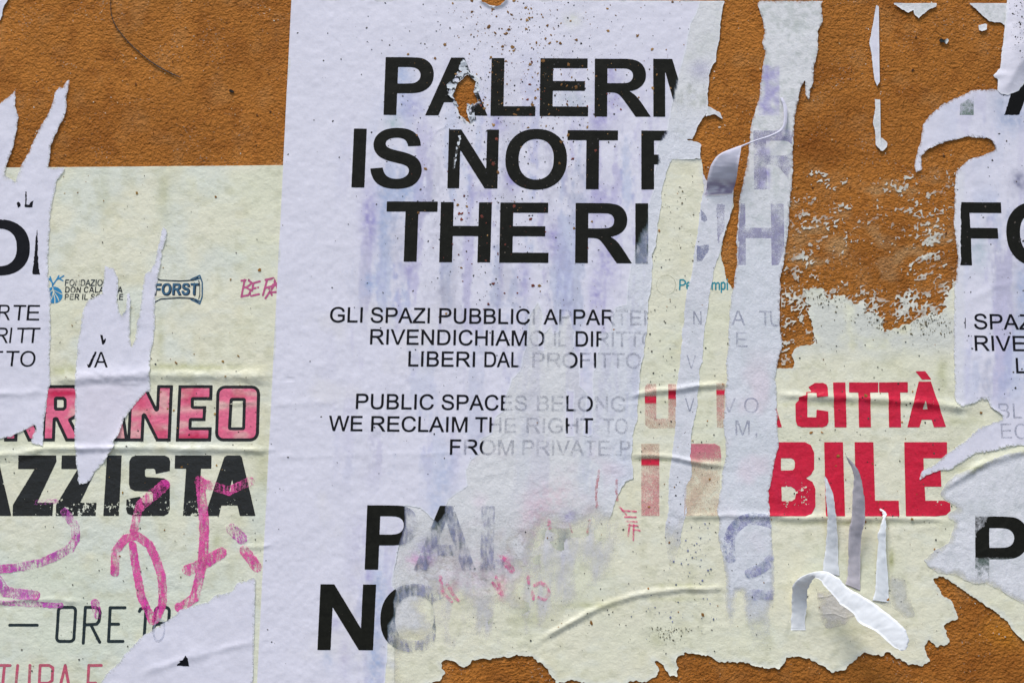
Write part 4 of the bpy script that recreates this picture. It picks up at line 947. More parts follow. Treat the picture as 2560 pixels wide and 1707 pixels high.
for ch, xl, yb, sx in [('T', 962, 654.7, .109), ('H', 1098, 656.5, .1088), ('E', 1248, 657.5, .11), ('R', 1437.5, 658.5, .108), ('I', 1588, 659.5, .108)]:
    big(ch, xl, yb, sx, 150)
big('P', 912, 1423, .114, 160.5, block=2); big('A', 1034, 1424, .106, 160.5, block=1); big('L', 1200, 1424, .112, 160, block=1)
big('E', 1320, 1424, .108, 160, block=1)
big('N', 794, 1623.5, .1195, 164); big('O', 948, 1626, .1195, 165, block=1)
sm = dict(st=1.0, block=2, wob=0.2)
def line(ws, yl, yr, xa, xb, iv, cap=37.5):
    for t, a, b in ws:
        ya = yl + (yr - yl) * (a - xa) / (xb - xa); yb = yl + (yr - yl) * (b - xa) / (xb - xa)
        word(REG, t, a, b, ya, yb, cap, pm, TM, lambda x, y, f: mixc(np.tile(alb(24, 24, 28), (len(x), 1)), 1 - sstep(0.5, 0.95, inter(iv)(x, y, f)), alb(112, 116, 138)), M_INK, ink=inter(iv), clip=lambda X, Y: on_back(X, Y) - 0.5, **sm)
line([('GLI', 825, 906), ('SPAZI', 927, 1074), ('PUBBLICI', 1098, 1337), ('APPARTEN', 1359, 1640)], 806, 813, 825, 1530, [(700, 1326), (1357, 1401), (1430, 1529)])
line([('RIVENDICHIAMO', 925.5, 1361), ('IL', 1385, 1415), ('DIRITTO', 1439, 1640)], 861, 867, 925, 1530, [(700, 1318), (1346, 1361), (1437, 1502)])
line([('LIBERI', 1021, 1187), ('DAL', 1211, 1300), ('PROFITTO', 1331, 1602)], 916, 920.5, 1021, 1560, [(700, 1296), (1424, 1456), (1484, 1492)])
line([('PUBLIC', 890, 1084), ('SPACES', 1104, 1317), ('BELONG', 1342, 1563)], 1022, 1029, 890, 1560, [(700, 1262), (1415, 1436), (1466, 1482)])
line([('WE', 822, 906), ('RECLAIM', 928, 1168), ('THE', 1188, 1290), ('RIGHT', 1316, 1482), ('TO', 1508, 1569)], 1077, 1084, 822, 1560, [(700, 1232), (1413, 1424), (1460, 1486)])
line([('FROM', 1125, 1284), ('PRIVATE', 1306, 1524), ('PR', 1550, 1610)], 1136, 1139, 1125, 1560, [(700, 1153), (1170, 1194), (1195, 1208)])
# the poster's last soaked skin, worn through over the cream sheet
FW = Fld(1020, 1270, 1600, 1660, 2.5)
FW.f = sdf([ply('1040 1285 1560 1285 1570 1340 1540 1420 1500 1470 1440 1520 1380 1560 1330 1620 1240 1632 1120 1640 1040 1640')], FW.X + 6 * fbm(FW.X, FW.Y, 30, 3, 401), FW.Y)
FW.f = np.minimum(FW.f, on_cream_grid(FW.X, FW.Y) - 3)
def wornink(x, y, f):
    v = fbm(x + (y - 1400) * 0.04, y, 22, 4, 402, ay=5) * 0.9 + fbm(x, y, 60, 3, 403) * 0.6
    return np.clip((0.34 + 0.75 * v) * sstep(0, 40, f) - 0.30 * sstep(1420, 1640, y), 0, 0.84)
sheet('paper_film', FW, 1.75, 0.2, lambda x, y, f: mixc(np.tile(alb(214, 212, 222), (len(x), 1)), 0.35 * sstep(0.1, 0.5, fbm(x, y, 30, 3, 404, ay=3)), alb(196, 192, 216)), M_PEEL_A, pm, block=1, skirt=False, ink=wornink)
# ragged fibre tufts round the hole in the A
HT = ply('1152 150 1166 158 1172 182 1190 196 1200 225 1196 245 1184 262 1190 300 1178 305 1160 300 1142 266 1120 240 1116 214 1138 196 1148 176')
hf = Fld(1100, 140, 1215, 312, 1.25)
hf.f = np.minimum(np.minimum(sdf([HT], hf.X, hf.Y) + 5 * fbm(hf.X, hf.Y, 9, 3, 301), -sdf([HOLE], hf.X, hf.Y) - 2 * fbm(hf.X, hf.Y, 7, 2, 302)), 6 * fbm(hf.X, hf.Y, 12, 3, 303) + 2.2)
def t_tuft(x, y, f):
    n = fbm(x, y, 7, 3, 304); c = np.tile(alb(206, 210, 222), (len(x), 1))
    return mixc(c, sstep(0.02, 0.3, n + 0.5 * fbm(x, y, 22, 2, 308)), alb(40, 42, 44))
sheet('torn_fibres', hf, 3.6, 1.5, t_tuft, M_PEEL, pm, block=1, lift=3.5, lseed=305)
F2 = Fld(1130, 340, 1162, 440, 1.25)
F2.f = 2.6 - pline(ply('1152 328 1149 350 1142 378 1138 400 1135 424'), F2.X, F2.Y) + 3.2 * fbm(F2.X, F2.Y, 6, 2, 306)
sheet('torn_fibres', F2, 3.5, 0.8, lambda x, y, f: mixc(np.tile(alb(206, 210, 222), (len(x), 1)), sstep(0, .2, fbm(x, y, 6, 2, 307)), alb(60, 60, 60)), M_PEEL, pm, block=1)

for l_ in ['1246 1386 1262 1396 1274 1410 1284 1424', '1256 1400 1268 1418 1280 1430', '1240 1440 1250 1468 1256 1490', '1232 1456 1248 1480', '1100 1440 1108 1480 1128 1502', '1120 1462 1136 1490 1146 1500', '1336 1462 1352 1456 1368 1466 1372 1482', '1330 1478 1334 1496', '1370 1486 1362 1498 1346 1494', '1320 1440 1322 1458', '1372 1300 1374 1320']:
    strokes([ply(l_)], 8, 'marker_smudge', pm, 2.7, alb(228, 104, 160), M_INK, block=1, st=1.5, wob=2.5, ink=lambda x, y, f: np.clip(0.32 + 0.6 * fbm(x, y, 7, 3, 79), 0.0, 0.8))
for l_ in ['1498 1176 1492 1206 1490 1240 1492 1266', '1542 1200 1540 1226 1544 1250', '1468 1330 1474 1300']:
    strokes([ply(l_)], 6, 'ink_stain', pm, 2.8, alb(200, 130, 140), M_INK, block=1, st=1.5, wob=2.5, ink=lambda x, y, f: np.clip(0.35 + 0.6 * fbm(x, y, 9, 3, 83), 0.0, 0.8))
# ---------- flecks: crumbs of plaster and grime on the papers
def flecks(name, parent, n, dens, box, base, cols, smin, smax, seed, label=None, hf_=None, power=3.0):
    rng = np.random.default_rng(seed); V = []; Fc = []; K = []
    x0, y0, x1, y1 = box; done = 0; tries = 0
    while done < n and tries < n * 60:
        tries += 1
        x = rng.uniform(x0, x1); y = rng.uniform(y0, y1)
        if rng.random() > dens(x, y): continue
        r = smin + (smax - smin) * rng.random() ** power
        m = 7 if r < 2.5 else 11; ph = rng.random() * 6.28; el = rng.uniform(0.5, 1.0); ra = rng.random() * 3.14
        rad = r * (0.65 + 0.7 * rng.random(m)); cc = cols[rng.integers(len(cols))]
        ang = np.arange(m) / m * 2 * math.pi + ph
        lx = rad * np.cos(ang); ly = rad * np.sin(ang) * el
        px = x + lx * math.cos(ra) - ly * math.sin(ra); py = y + lx * math.sin(ra) + ly * math.cos(ra)
        s = len(V); V += [(x, y, 0.35 + 0.12 * r)]; V += [(a, b, 0.05) for a, b in zip(px, py)]
        Fc += [(s, s + 1 + k, s + 1 + (k + 1) % m) for k in range(m)]; K += [cc] * (m + 1); done += 1
    V = np.array(V); h = base + relief(V[:, 0], V[:, 1]) + V[:, 2]
    co = P(V[:, 0], V[:, 1], h)
    L = np.array(parent.location)
    me = make_mesh(name, co - L, np.zeros((0, 4), int), [list(t) for t in Fc], M_FLECK, {'tint': np.array(K)})
    o = link(name, me, parent); tag(o, label, kind='stuff'); return o
CB = [alb(134, 98, 58), alb(116, 82, 48), alb(154, 118, 76)]; CD = [alb(60, 58, 58), alb(84, 76, 70), alb(46, 44, 46)]; CRd = [alb(120, 60, 48), alb(104, 52, 44)]
def okm(x, y): return float(FACEF(np.array([x]), np.array([y]))[0]) > 1
def g2(x, y, cx, cy, rx, ry): return math.exp(-((x - cx) / rx) ** 2 - ((y - cy) / ry) ** 2)
d1 = lambda x, y: okm(x, y) * min(1, g2(x, y, 1240, 60, 90, 120) + 0.9 * g2(x, y, 1310, 90, 90, 110) + 0.6 * g2(x, y, 1520, 30, 40, 40) + 0.35 * g2(x, y, 1400, 200, 250, 160) + 0.10 * g2(x, y, 1250, 480, 220, 260))
flecks('plaster_fleck', pm, 420, d1, (1000, 2, 1760, 900), TM + 0.1, CB, 0.9, 5.0, 1, power=3.5)
d2 = lambda x, y: okm(x, y) * min(1, 0.8 * g2(x, y, 1270, 250, 240, 280) + 0.35 * g2(x, y, 1250, 620, 200, 300) + 0.04)
flecks('grime_speck', pm, 1300, d2, (640, 2, 1760, 1700), TM + 0.1, CD, 0.6, 2.6, 2, power=3.5)
flecks('rust_fleck', pm, 120, lambda x, y: okm(x, y) * min(1, g2(x, y, 1230, 560, 150, 170) + 0.5 * g2(x, y, 1340, 260, 150, 120)), (1000, 150, 1620, 1000), TM + 0.12, CRd, 1.0, 4.6, 3)
one = lambda x, y: 1.0
flecks('grime_speck', pcl, 420, lambda x, y: 0.25 + 0.75 * (g2(x, y, 300, 1090, 500, 60) + g2(x, y, 450, 960, 200, 60)), (0, 425, 655, 1700), T1 + 0.7, CD, 0.6, 2.4, 4, power=3)
flecks('plaster_fleck', pcl, 60, lambda x, y: 0.2 + g2(x, y, 500, 1000, 250, 160), (130, 440, 650, 1400), T1 + 0.7, [alb(150, 116, 60), alb(130, 90, 40)], 1.0, 4.2, 5)
def okc(x, y): return not (1990 < x < 2380 and y < 830)
flecks('grime_speck', pcr, 1100, lambda x, y: okc(x, y) * (0.35 + 0.65 * (g2(x, y, 1650, 900, 80, 400) + g2(x, y, 2150, 820, 250, 60) + g2(x, y, 2350, 1000, 80, 80) + g2(x, y, 2050, 1290, 250, 20) + g2(x, y, 1420, 1560, 200, 60))), (1100, 410, 2400, 1640), TR + 0.6, CD, 0.6, 2.5, 6, power=3)
flecks('plaster_fleck', pcr, 120, lambda x, y: okc(x, y) * 0.5, (1300, 480, 2500, 1600), TR + 0.6, [alb(160, 108, 50), alb(130, 90, 44)], 1.2, 5.0, 7)
flecks('mould_speck', pcr, 330, lambda x, y: min(1, g2(x, y, 2090, 752, 90, 14) + g2(x, y, 2240, 800, 90, 20) + g2(x, y, 2330, 810, 60, 24) + 0.06 * g2(x, y, 1700, 540, 60, 100)) * (on_cream(x, y) > 2), (1640, 440, 2380, 860), TR + 0.5, [alb(96, 88, 66), alb(120, 112, 96), alb(74, 68, 52)], 0.7, 3.0, 31, power=3)
flecks('ink_speck', pcr, 110, lambda x, y: g2(x, y, 1720, 1370, 40, 70) + g2(x, y, 1765, 1400, 20, 70) + g2(x, y, 1670, 1540, 140, 60) * 0.3, (1560, 1290, 1820, 1640), TR + 0.6, [alb(120, 124, 160), alb(90, 96, 120)], 0.8, 3.2, 8)
flecks('mould_speck', pcr, 110, lambda x, y: min(1, g2(x, y, 1668, 1590, 26, 12) + g2(x, y, 1640, 1570, 16, 5) + g2(x, y, 1690, 1575, 30, 6)), (1600, 1530, 1760, 1650), TR + 0.6, [alb(90, 84, 60), alb(70, 66, 50)], 0.7, 2.4, 9)

# ---------- long hanging strip of white paper
STRIP = ply('''1880 -40 1902 3 1893 14 1904 54 1910 76 1906 109 1912 136 1906 169 1904 196 1897 237 1890 272 1876 313 1872 362 1868 395 1864 427 1857 460 1849 503 1844 563 1840 618 1842 658 1837 699 1833 727
 1827 735 1823 781 1822 854 1816 889 1818 947 1812 985 1814 1017 1808 1058 1812 1094 1816 1143 1808 1173 1805 1208 1797 1235 1792 1281 1797 1307 1795 1343 1808 1403 1814 1443 1814 1471 1811 1525 1819 1601 1838 1560 1842 1480 1856 1478 1858 1540 1870 1618
 1900 1632 1925 1620 1936 1593 1931 1525 1935 1471 1932 1389 1928 1307 1923 1281 1923 1222 1934 1167 1946 1113 1944 1066 1940 1017 1939 949 1944 908 1955 854 1948 808 1947 754 1952 713 1951 688
 1958 658 1963 618 1970 577 1974 495 1978 454 1982 427 1980 387 1984 354 1987 299 1993 261 2002 218 2011 204 2014 240 2022 250 2025 226 2032 204 2032 174 2038 152 2045 131 2044 109 2045 79 2057 52 2053 16 2057 4 2060 -40''')
ps = root('paper_strip', 1900, 800, 'longest vertical strip of white paper, hanging from the top edge over brown plaster', 'torn paper')
F = torn(STRIP, 1770, -20, 2080, 1660, 2.0, 3.5, 52, fine=1.8, straight=[((1880, 3.5), (2070, 4.5))])
sheet('paper_sheet', F, 3.0, 1.4, t_strip, M_PEEL_A, ps, block=2, lift=0.7, lseed=53, hextra=lambda x, y, f: -1.2 * sstep(1300, 1480, y),
      ink=lambda x, y, f: np.clip(1 - sstep(1440, 1640, y + 60 * fbm(x, y, 30, 3, 54)) * 0.95 - 0.5 * sstep(1330, 1450, y) * (1 - sstep(2, 14, f)), 0, 1) * fuzz(x, y, f))
VG = alb(150, 146, 182)
def gl(font, ch, xl, yb, sx, cap, lv, colr=VG, par=None, fld=None, base=3.1, blk=1, slope=0.005):
    fl = fld
    def cl(X, Y):
        i = np.clip((X - fl.x0) / fl.st, 0, fl.nx - 1); j = np.clip((Y - fl.y0) / fl.st, 0, fl.ny - 1)
        return np.where((X > fl.x0) & (Y > fl.y0), fl.f[j.astype(int), i.astype(int)] - 2, -5)
    return shape(glyph(font, ch, xl, yb, sx, cap / 1466, slope=slope), 'letter', par, base, colr, M_INK, ink=ghost(lv + 0.05, 0.5 if cap > 100 else 0.3), clip=cl, st=1.5, block=blk)
FS = F
gl(BOLD, 'H', 1832, 663, .110, 153, 0.36, VG, ps, FS)
for t, xl, yb, sx in [('T', 1898, 815, .026), ('A', 1828, 814, .026), ('U', 1925, 816, .026), ('E', 1840, 868, .026), ('V', 1805, 1031, .026), ('O', 1860, 1032, .026), ('M', 1838, 1088, .026)]:
    gl(REG, t, xl, yb, sx, 37.5, 0.26, alb(140, 142, 168), ps, FS)
gl(REG, ',', 1887, 1088, .026, 37.5, 0.26, alb(140, 142, 168), ps, FS)

def _on(fl):
    return lambda X, Y: fl.f[np.clip((Y - fl.y0) / fl.st, 0, fl.ny - 1).astype(int), np.clip((X - fl.x0) / fl.st, 0, fl.nx - 1).astype(int)] - 3
for pts_, wd_, k_ in [('1826 1392 1820 1366 1824 1340 1836 1318 1856 1302 1880 1296 1906 1299 1930 1306', 30, 0.42), ('1874 1432 1896 1424 1914 1412 1926 1398', 26, 0.40), ('1862 1486 1925 1486', 26, 0.24), ('1822 1340 1818 1372', 24, 0.35)]:
    strokes([ply(pts_)], wd_, 'ghost_letter', ps, 3.15, lambda x, y, f: mixc(np.tile(alb(140, 140, 190), (len(x), 1)), sstep(0.05, 0.4, fbm(x, y, 16, 3, 97)), alb(112, 124, 160)), M_INK, block=1, st=1.5, wob=1.5, clip=_on(FS),
            ink=lambda x, y, f, k=k_: np.clip(k - 0.08 + 0.5 * fbm(x, y, 22, 3, 98) + 0.25 * fbm(x, y, 5, 2, 99), 0, 0.8))
gl(BOLD, 'R', 1885, 475, .108, 147, 0.25, VG, ps, FS)

# ---------- narrow strip between the two cream slots
NARR = ply('''1754 427 1758 476 1754 500 1748 536 1743 580 1735 631 1733 658 1729 686 1721 721 1713 754 1708 808 1705 854 1697 922 1691 977 1688 1031 1686 1085 1679 1140 1672 1203 1671 1281 1664 1307 1664 1362 1674 1420
 1688 1400 1699 1362 1705 1321 1716 1281 1716 1213 1729 1189 1724 1126 1729 1072 1735 1045 1743 1017 1746 977 1748 922 1757 903 1759 854 1762 822 1767 781 1773 740 1778 713 1784 680 1792 650 1800 634 1806 601 1818 558 1827 528 1831 509 1833 471 1815 462 1790 466 1765 452''')
pn = root('paper_strip', 1740, 800, 'narrow bare white paper strip left between two cream slots beside the big white poster', 'torn paper')
F = torn(NARR, 1640, 410, 1850, 1440, 2.0, 3.0, 56, fine=1.6)
sheet('paper_sheet', F, 2.4, 1.2, lambda x, y, f: t_back(x, y + 0, f) if False else mixc(t_scrap(x, y, f), 0.55, alb(208, 208, 224)), M_PEEL_A, pn, block=2, lift=1.0, lseed=57, hextra=lambda x, y, f: -0.8 * sstep(1050, 1250, y),
      ink=lambda x, y, f: np.clip(1 - sstep(1280, 1420, y + 40 * fbm(x, y, 24, 3, 58)), 0, 1))
for i, cs in enumerate([ply('1751 525 1758 530 1768 550 1762 556 1752 552'), ply('1742 615 1772 612 1770 630 1756 652 1741 656')]):
    shape([cs], 'letter', pn, 2.55, alb(128, 132, 168), M_INK, ink=ghost(0.45, 0.4), st=1.5, block=1, wob=2.0)
shape([ply('1790 512 1812 512 1808 600 1794 610')], 'letter', pn, 2.55, VG, M_INK, ink=ghost(0.3, 0.3), st=1.5, block=1, wob=2)
for t, xl, yb in [('N', 1733, 812), ('V', 1716, 922), ('V', 1712, 1029)]: gl(REG, t, xl, yb, .018, 34, 0.3, alb(130, 134, 160), pn, F, 2.55)

# ---------- left white fragments
LEFT = ply('''-80 240 -20 280 0 262 14 250 26 240 39 228 40 268 49 292 44 320 38 350 30 385 17 420 14 440 40 455 50 428 62 400 78 370 95 330 120 290 133 260 138 232 150 218 158 222 164 208 176 198 170 225 165 250 168 270 160 300 150 312 143 335 135 345 128 370 125 395
 122 418 162 422 163 430 143 452 138 480 133 500 127 550 123 600 121 650 122 690 124 720 128 750 127 780 127 854 126 900 125 930 127 957 121 977 117 1017 110 1055 109 1085 110 1117 101 1113 90 1112 78 1106 82 1090 90 1070 87 1064 68 1072 49 1083 27 1094 0 1098 -80 1110''')
pl_ = root('white_poster', 40, 800, 'white poster remnant at the left edge with two torn spikes, printed RTE, RITT, TTO', 'poster')
F = torn(LEFT, -90, 190, 190, 1130, 2.0, 2.4, 60, fine=1.6)
sheet('paper_sheet', F, 3.2, 1.6, t_left, M_WHITE_A, pl_, block=2, ink=fuzz, lift=1.2, lseed=61)
kn = alb(22, 22, 28)
TL = 3.5
shape(glyph(BOLD, 'O', -76, 687, .107, 136 / 1466, slant=0.0), 'letter', pl_, TL, kn, M_INK, noise=lambda X, Y, f: np.minimum(f, 5 + 9 * fbm(X, Y, 9, 3, 62) + 0.5 * (Y - 556)))
shape([ply('94 571 96 600 95 618 97 660 101 687 82 687')], 'letter', pl_, TL, kn, M_INK, wob=1.6)
shape([ply('65 481 68 482 68 512 74 514 78 506 86 502 82 519 63 519')], 'letter', pl_, TL, kn, M_INK, wob=1.6)
shape([ply('44 508 48 505 54 514 52 519 47 520')], 'letter', pl_, TL, kn, M_INK, wob=3)
for t, xl, yb, wdt in [('R', -4, 801, 30), ('T', 32, 801.5, 32), ('E', 67, 801.5, 32), ('R', -10, 858, 31), ('I', 24, 858, 4.6), ('T', 41, 858, 29), ('T', 66, 858, 33), ('T', -24, 916, 30), ('T', 14, 916, 33), ('O', 50, 916.5, 38)]:
    b = bounds(REG[t][1]); shape(glyph(REG, t, xl, yb, wdt / (b[2] - b[0]), 38.5 / 1466, slant=0.10), 'letter', pl_, TL, kn, M_INK, st=1.0, block=2)
TRI = ply('''262 663 259 700 257 735 223 748 215 762 207 789 203 814 196 854 192 908 189 963 188 1017 189 1072 188 1113 191 1148 196 1181 197 1200 201 1211 218 1209 231 1194 240 1175 264 1154 272 1137 289 1115 286 1102 297 1091 305 1066 313 1045 330 1023
 351 998 365 982 376 978 376 936 377 881 385 854 387 808 389 754 395 699 403 658 408 623 417 590 417 574 407 569 403 590 395 623 387 658 376 678 362 686 357 727 351 781 343 808 337 850 330 866 326 850 326 800 328 754 324 732 317 735 317 776 306 790 298 775 294 754 297 699 286 672 272 668''')
pt = root('paper_scrap', 280, 900, 'dagger-shaped white paper scrap over the pink R and A, printed VA', 'torn paper')
F = torn(TRI, 170, 555, 430, 1225, 2.0, 2.0, 64, fine=1.8)
sheet('paper_sheet', F, 3.2, 1.6, t_left, M_WHITE_A, pt, block=2, ink=fuzz, lift=2.8, lseed=65, hextra=lambda x, y, f: 4 * sstep(1020, 1090, y) * np.exp(-np.clip(f, 0, 99) / 10) * (x > 260))
shape(glyph(REG, 'A', 236, 919, .0255, 39 / 1466, slant=0.02), 'letter', pt, TL, kn, M_INK, st=1.0, block=2)
shape([ply('217 908 222 912 238 880 243 880 227 919 221 920')], 'letter', pt, TL, kn, M_INK, st=1.0, wob=0.8)
shape([ply('252 838 257 838 260 850 265 846 266 850 261 862 256 862')], 'letter', pt, TL, kn, M_INK, st=1.0, wob=0.8)
BL = ply('700 1420 640 1443 610 1452 594 1457 580 1476 556 1486 534 1490 517 1506 480 1514 449 1522 436 1536 408 1558 379 1577 354 1593 332 1615 308 1634 300 1653 283 1669 261 1688 250 1712 230 1800 700 1800')
pb = root('paper_scrap', 480, 1620, 'white paper scrap in the bottom left corner area, covering the end of ORE 18', 'torn paper')
F = torn(BL, 220, 1400, 720, 1800, 2.5, 4.0, 66, fine=1.8, straight=[((641, 1400), (631, 1800))])
sheet('paper_sheet', F, 3.2, 1.5, t_left, M_WHITE_A, pb, block=2, ink=fuzz, lift=1.4, lseed=67)
shape([ply('465 1638 470 1644 474 1664 443 1663 444 1660 452 1654 448 1651 457 1650')], 'letter', pb, TL + 0.2, kn, M_INK, wob=1.4)
shape(glyph(REG, 'O', 381, 1604, .022, 60 / 1466), 'letter', pb, TL + 0.1, alb(178, 182, 204), M_INK, ink=ghost(0.3, 0.3), st=1.5, block=1)
F = torn(ply('-60 -40 30 -40 20 0 10 22 6 40 0 52 -60 60'), -60, -40, 60, 80, 2.0, 2.0, 69)
tag(sheet('paper_scrap', F, 3.0, 1.6, t_left, M_WHITE, None), 'small white paper corner at the very top left of the wall', 'torn paper')

# ---------- right white poster
RIGHT = ply('''2429 228 2394 245 2356 261 2328 286 2307 313 2301 354 2290 387 2285 406 2289 430 2304 427 2301 392 2320 373 2342 362 2383 351 2424 343 2465 347 2478 354 2488 376 2465 387 2432 395 2410 408 2397 422 2388 430 2387 481 2384 563 2394 645 2391 686 2386 713
 2383 854 2386 990 2391 1006 2405 1017 2437 1006 2454 998 2467 998 2478 1017 2505 1039 2503 1050 2454 1066 2432 1083 2405 1107 2369 1132 2339 1159 2304 1178 2297 1201 2315 1189 2347 1175 2377 1173 2405 1156 2437 1134 2492 1124 2519 1115 2560 1113 2700 1108 2700 200 2560 215 2530 232 2480 225''')
pr = root('white_poster', 2480, 700, 'white poster at the right edge with bold FO above SPAZ, torn like a wave', 'poster')
F = torn(RIGHT, 2275, 195, 2710, 1215, 2.0, 2.6, 71, fine=1.7)
sheet('paper_sheet', F, 3.0, 1.8, t_right, M_WHITE_A, pr, block=2, ink=fuzz, lift=1.3, lseed=72)
FR = F
def onr(X, Y):
    i = np.clip((X - FR.x0) / FR.st, 0, FR.nx - 1).astype(int); j = np.clip((Y - FR.y0) / FR.st, 0, FR.ny - 1).astype(int)
    return FR.f[j, i]
TRr = 3.3
shape(glyph(BOLD, 'F', 2396, 664, .112, 157.5 / 1466), 'letter', pr, TRr, BLACK, M_INK, clip=lambda X, Y: X - 2401 + 3 * fbm(X, Y, 14, 3, 73), block=4)
shape(glyph(BOLD, 'O', 2519, 665, .112, 157.5 / 1466), 'letter', pr, TRr, BLACK, M_INK, block=4)
for t, a, b, y in [('SPAZI', 2435, 2592, 823), ('RIVEND', 2437, 2645, 877), ('LIBERI', 2540, 2700, 933)]:
    word(REG, t, a, b, y, y + 2, 37.5, pr, TRr, kn, M_INK, **sm)
shape([ply('2411 795 2413 795 2413 822 2411 822')], 'letter', pr, TRr, kn, M_INK, st=1)
for t, xl, yb in [('B', 2496, 1046), ('L', 2532, 1046), ('E', 2502, 1096), ('C', 2536, 1097)]: gl(REG, t, xl, yb, .025, 38, 0.28, alb(140, 144, 164), pr, FR, TRr)
shape([ply('2510 289 2527 234 2545 222 2560 206 2600 200 2600 255 2560 252 2546 289')], 'letter', pr, TRr, alb(14, 14, 14), M_INK, wob=1.2)
shape([ply('2400 260 2433 243 2433 289 2398 289')], 'letter', pr, TRr, alb(110, 130, 118), M_INK, ink=lambda x, y, f: np.clip(0.15 + 0.5 * (y - 250) / 40 + 0.4 * fbm(x, y, 8, 3, 74), 0, 0.8), st=1.5, block=1)
flecks('grime_speck', pr, 110, lambda x, y: (onr(np.array([x]), np.array([y]))[0] > 3) * 1.0, (2390, 230, 2560, 1000), TRr + 0.1, CD, 0.6, 3.0, 12)
LOW = ply('''2700 1124 2560 1129 2519 1132 2478 1148 2437 1170 2388 1186 2369 1203 2350 1235 2361 1249 2383 1262 2394 1271 2370 1284 2372 1296 2388 1305 2380 1330 2369 1356 2337 1375 2309 1400 2323 1419 2345 1430 2383 1435 2432 1457 2465 1457 2495 1471 2519 1487 2560 1511 2700 1560''')
pr2 = root('paper_remnant', 2480, 1300, 'lower right white paper remnant carrying half of a bold black P, below the wave-torn poster', 'torn paper')
F = torn(LOW, 2290, 1105, 2710, 1560, 2.0, 3.2, 75, fine=2.0)
sheet('paper_sheet', F, 2.4, 1.2, lambda x, y, f: mixc(t_scrap(x, y, f), 0.45, alb(210, 210, 224)), M_PEEL_A, pr2, block=2, lift=0.8, lseed=76,
      ink=lambda x, y, f: np.where(f > 22, 1.0, np.clip(0.45 + f / 26 + 0.4 * fbm(x, y, 16, 3, 81), 0, 1)))
FR = F
shape(glyph(BOLD, 'P', 2437, 1462, .119, 172 / 1466, slant=0.0), 'letter', pr2, 2.6, lambda x, y, f: mixc(np.tile(BLACK, (len(x), 1)), sstep(1392, 1400, y), alb(90, 104, 100)), M_INK,
      ink=lambda x, y, f: np.where(y < 1394 + 5 * fbm(x, y, 9, 3, 77), np.where((y - 1290) + (x - 2437) * 1.1 + 14 * fbm(x, y, 9, 3, 79) > 44, 1.0, 0.42 + 0.4 * fbm(x, y, 6, 3, 80)), np.clip(0.75 - (y - 1394) / 60 + 0.5 * fbm(x, y, 8, 3, 78), 0, 0.8)), st=1.5, block=1)
# top scraps and slivers
def scrap(poly, name, label, cat='torn paper', seed=1, base=2.4, th=1.6, amp=1.6, straight=(), tint=t_scrap, mat=M_PEEL, lift=1.5, st=1.6, fine=1.4, hextra=None, group=None, rel=1.0, block=2, ink=None):
    p = ply(poly); x0, y0, x1, y1 = bounds([p])
    F = torn(p, x0 - 10, y0 - 10, x1 + 10, y1 + 10, st, amp, seed, fine=fine, straight=straight)
    if (F.f > 0).sum() < 14: F.f = F.f + 2.0 - min(0.0, float(F.f.max()))
    o = sheet(name, F, base, th, tint, mat, None, block=block, lift=lift, lseed=seed, hextra=hextra, rel=rel, ink=ink)
    return tag(o, label, cat, group)
TOP = [((2200, 9.6), (2560, 9.8))]
scrap('2226 0 2345 0 2341 10 2339 18 2323 25 2307 38 2296 48 2285 38 2282 27 2269 33 2255 25 2236 14', 'paper_scrap', 'small triangular white scrap at the top, right of the long slivers', seed=301, straight=TOP)
scrap('2412 0 2540 0 2530 60 2510 64 2500 57 2475 56 2456 41 2437 22 2421 10', 'paper_scrap', 'white wedge of paper at the top right beside the lifted paper roll', seed=302, straight=TOP)
scrap('2190 16 2206 24 2208 110 2206 190 2192 218 2184 194 2177 131 2173 109 2180 68', 'paper_sliver', 'upper and longer of two upright white paper slivers on brown plaster', group='upright white paper slivers', seed=303, amp=1.0, straight=[((2196, 20), (2198.5, 220))], tint=t_left, mat=M_WHITE, base=3.2, th=2.6, fine=1.0)
scrap('2186 249 2208 251 2209 300 2208 384 2189 364 2187 327 2182 308 2188 272', 'paper_sliver', 'lower and shorter of two upright white paper slivers on brown plaster', group='upright white paper slivers', seed=304, amp=1.0, straight=[((2199.5, 240), (2201.5, 390))], base=3.0, th=2.4, fine=1.0)
scrap('2203 345 2212 352 2219 360 2218 368 2206 380 2200 378 2202 362', 'paper_scrap', 'tiny white crumb of paper at the foot of the lower sliver', seed=305)
scrap('2346 100 2352 98 2362 102 2368 97 2372 103 2366 112 2358 108 2350 108', 'paper_scrap', 'tiny black and white paper crumb alone on brown plaster below the top scraps', seed=306, tint=lambda x, y, f: mixc(np.tile(alb(24, 30, 30), (len(x), 1)), sstep(2360, 2366, x), alb(200, 205, 210)), th=2, base=2.6)
scrap('2446 64 2466 62 2464 76 2454 80 2446 76', 'paper_scrap', 'small pale paper crumb beside the torn edge near the top right', seed=307, amp=4)
scrap('1770 268 1778 270 1790 278 1800 284 1806 298 1798 296 1788 288 1774 290 1764 292 1766 280', 'paper_scrap', 'crumpled grey paper crumb sticking out of the big poster at its right tear', seed=308, amp=3, base=3.4, th=2.5)

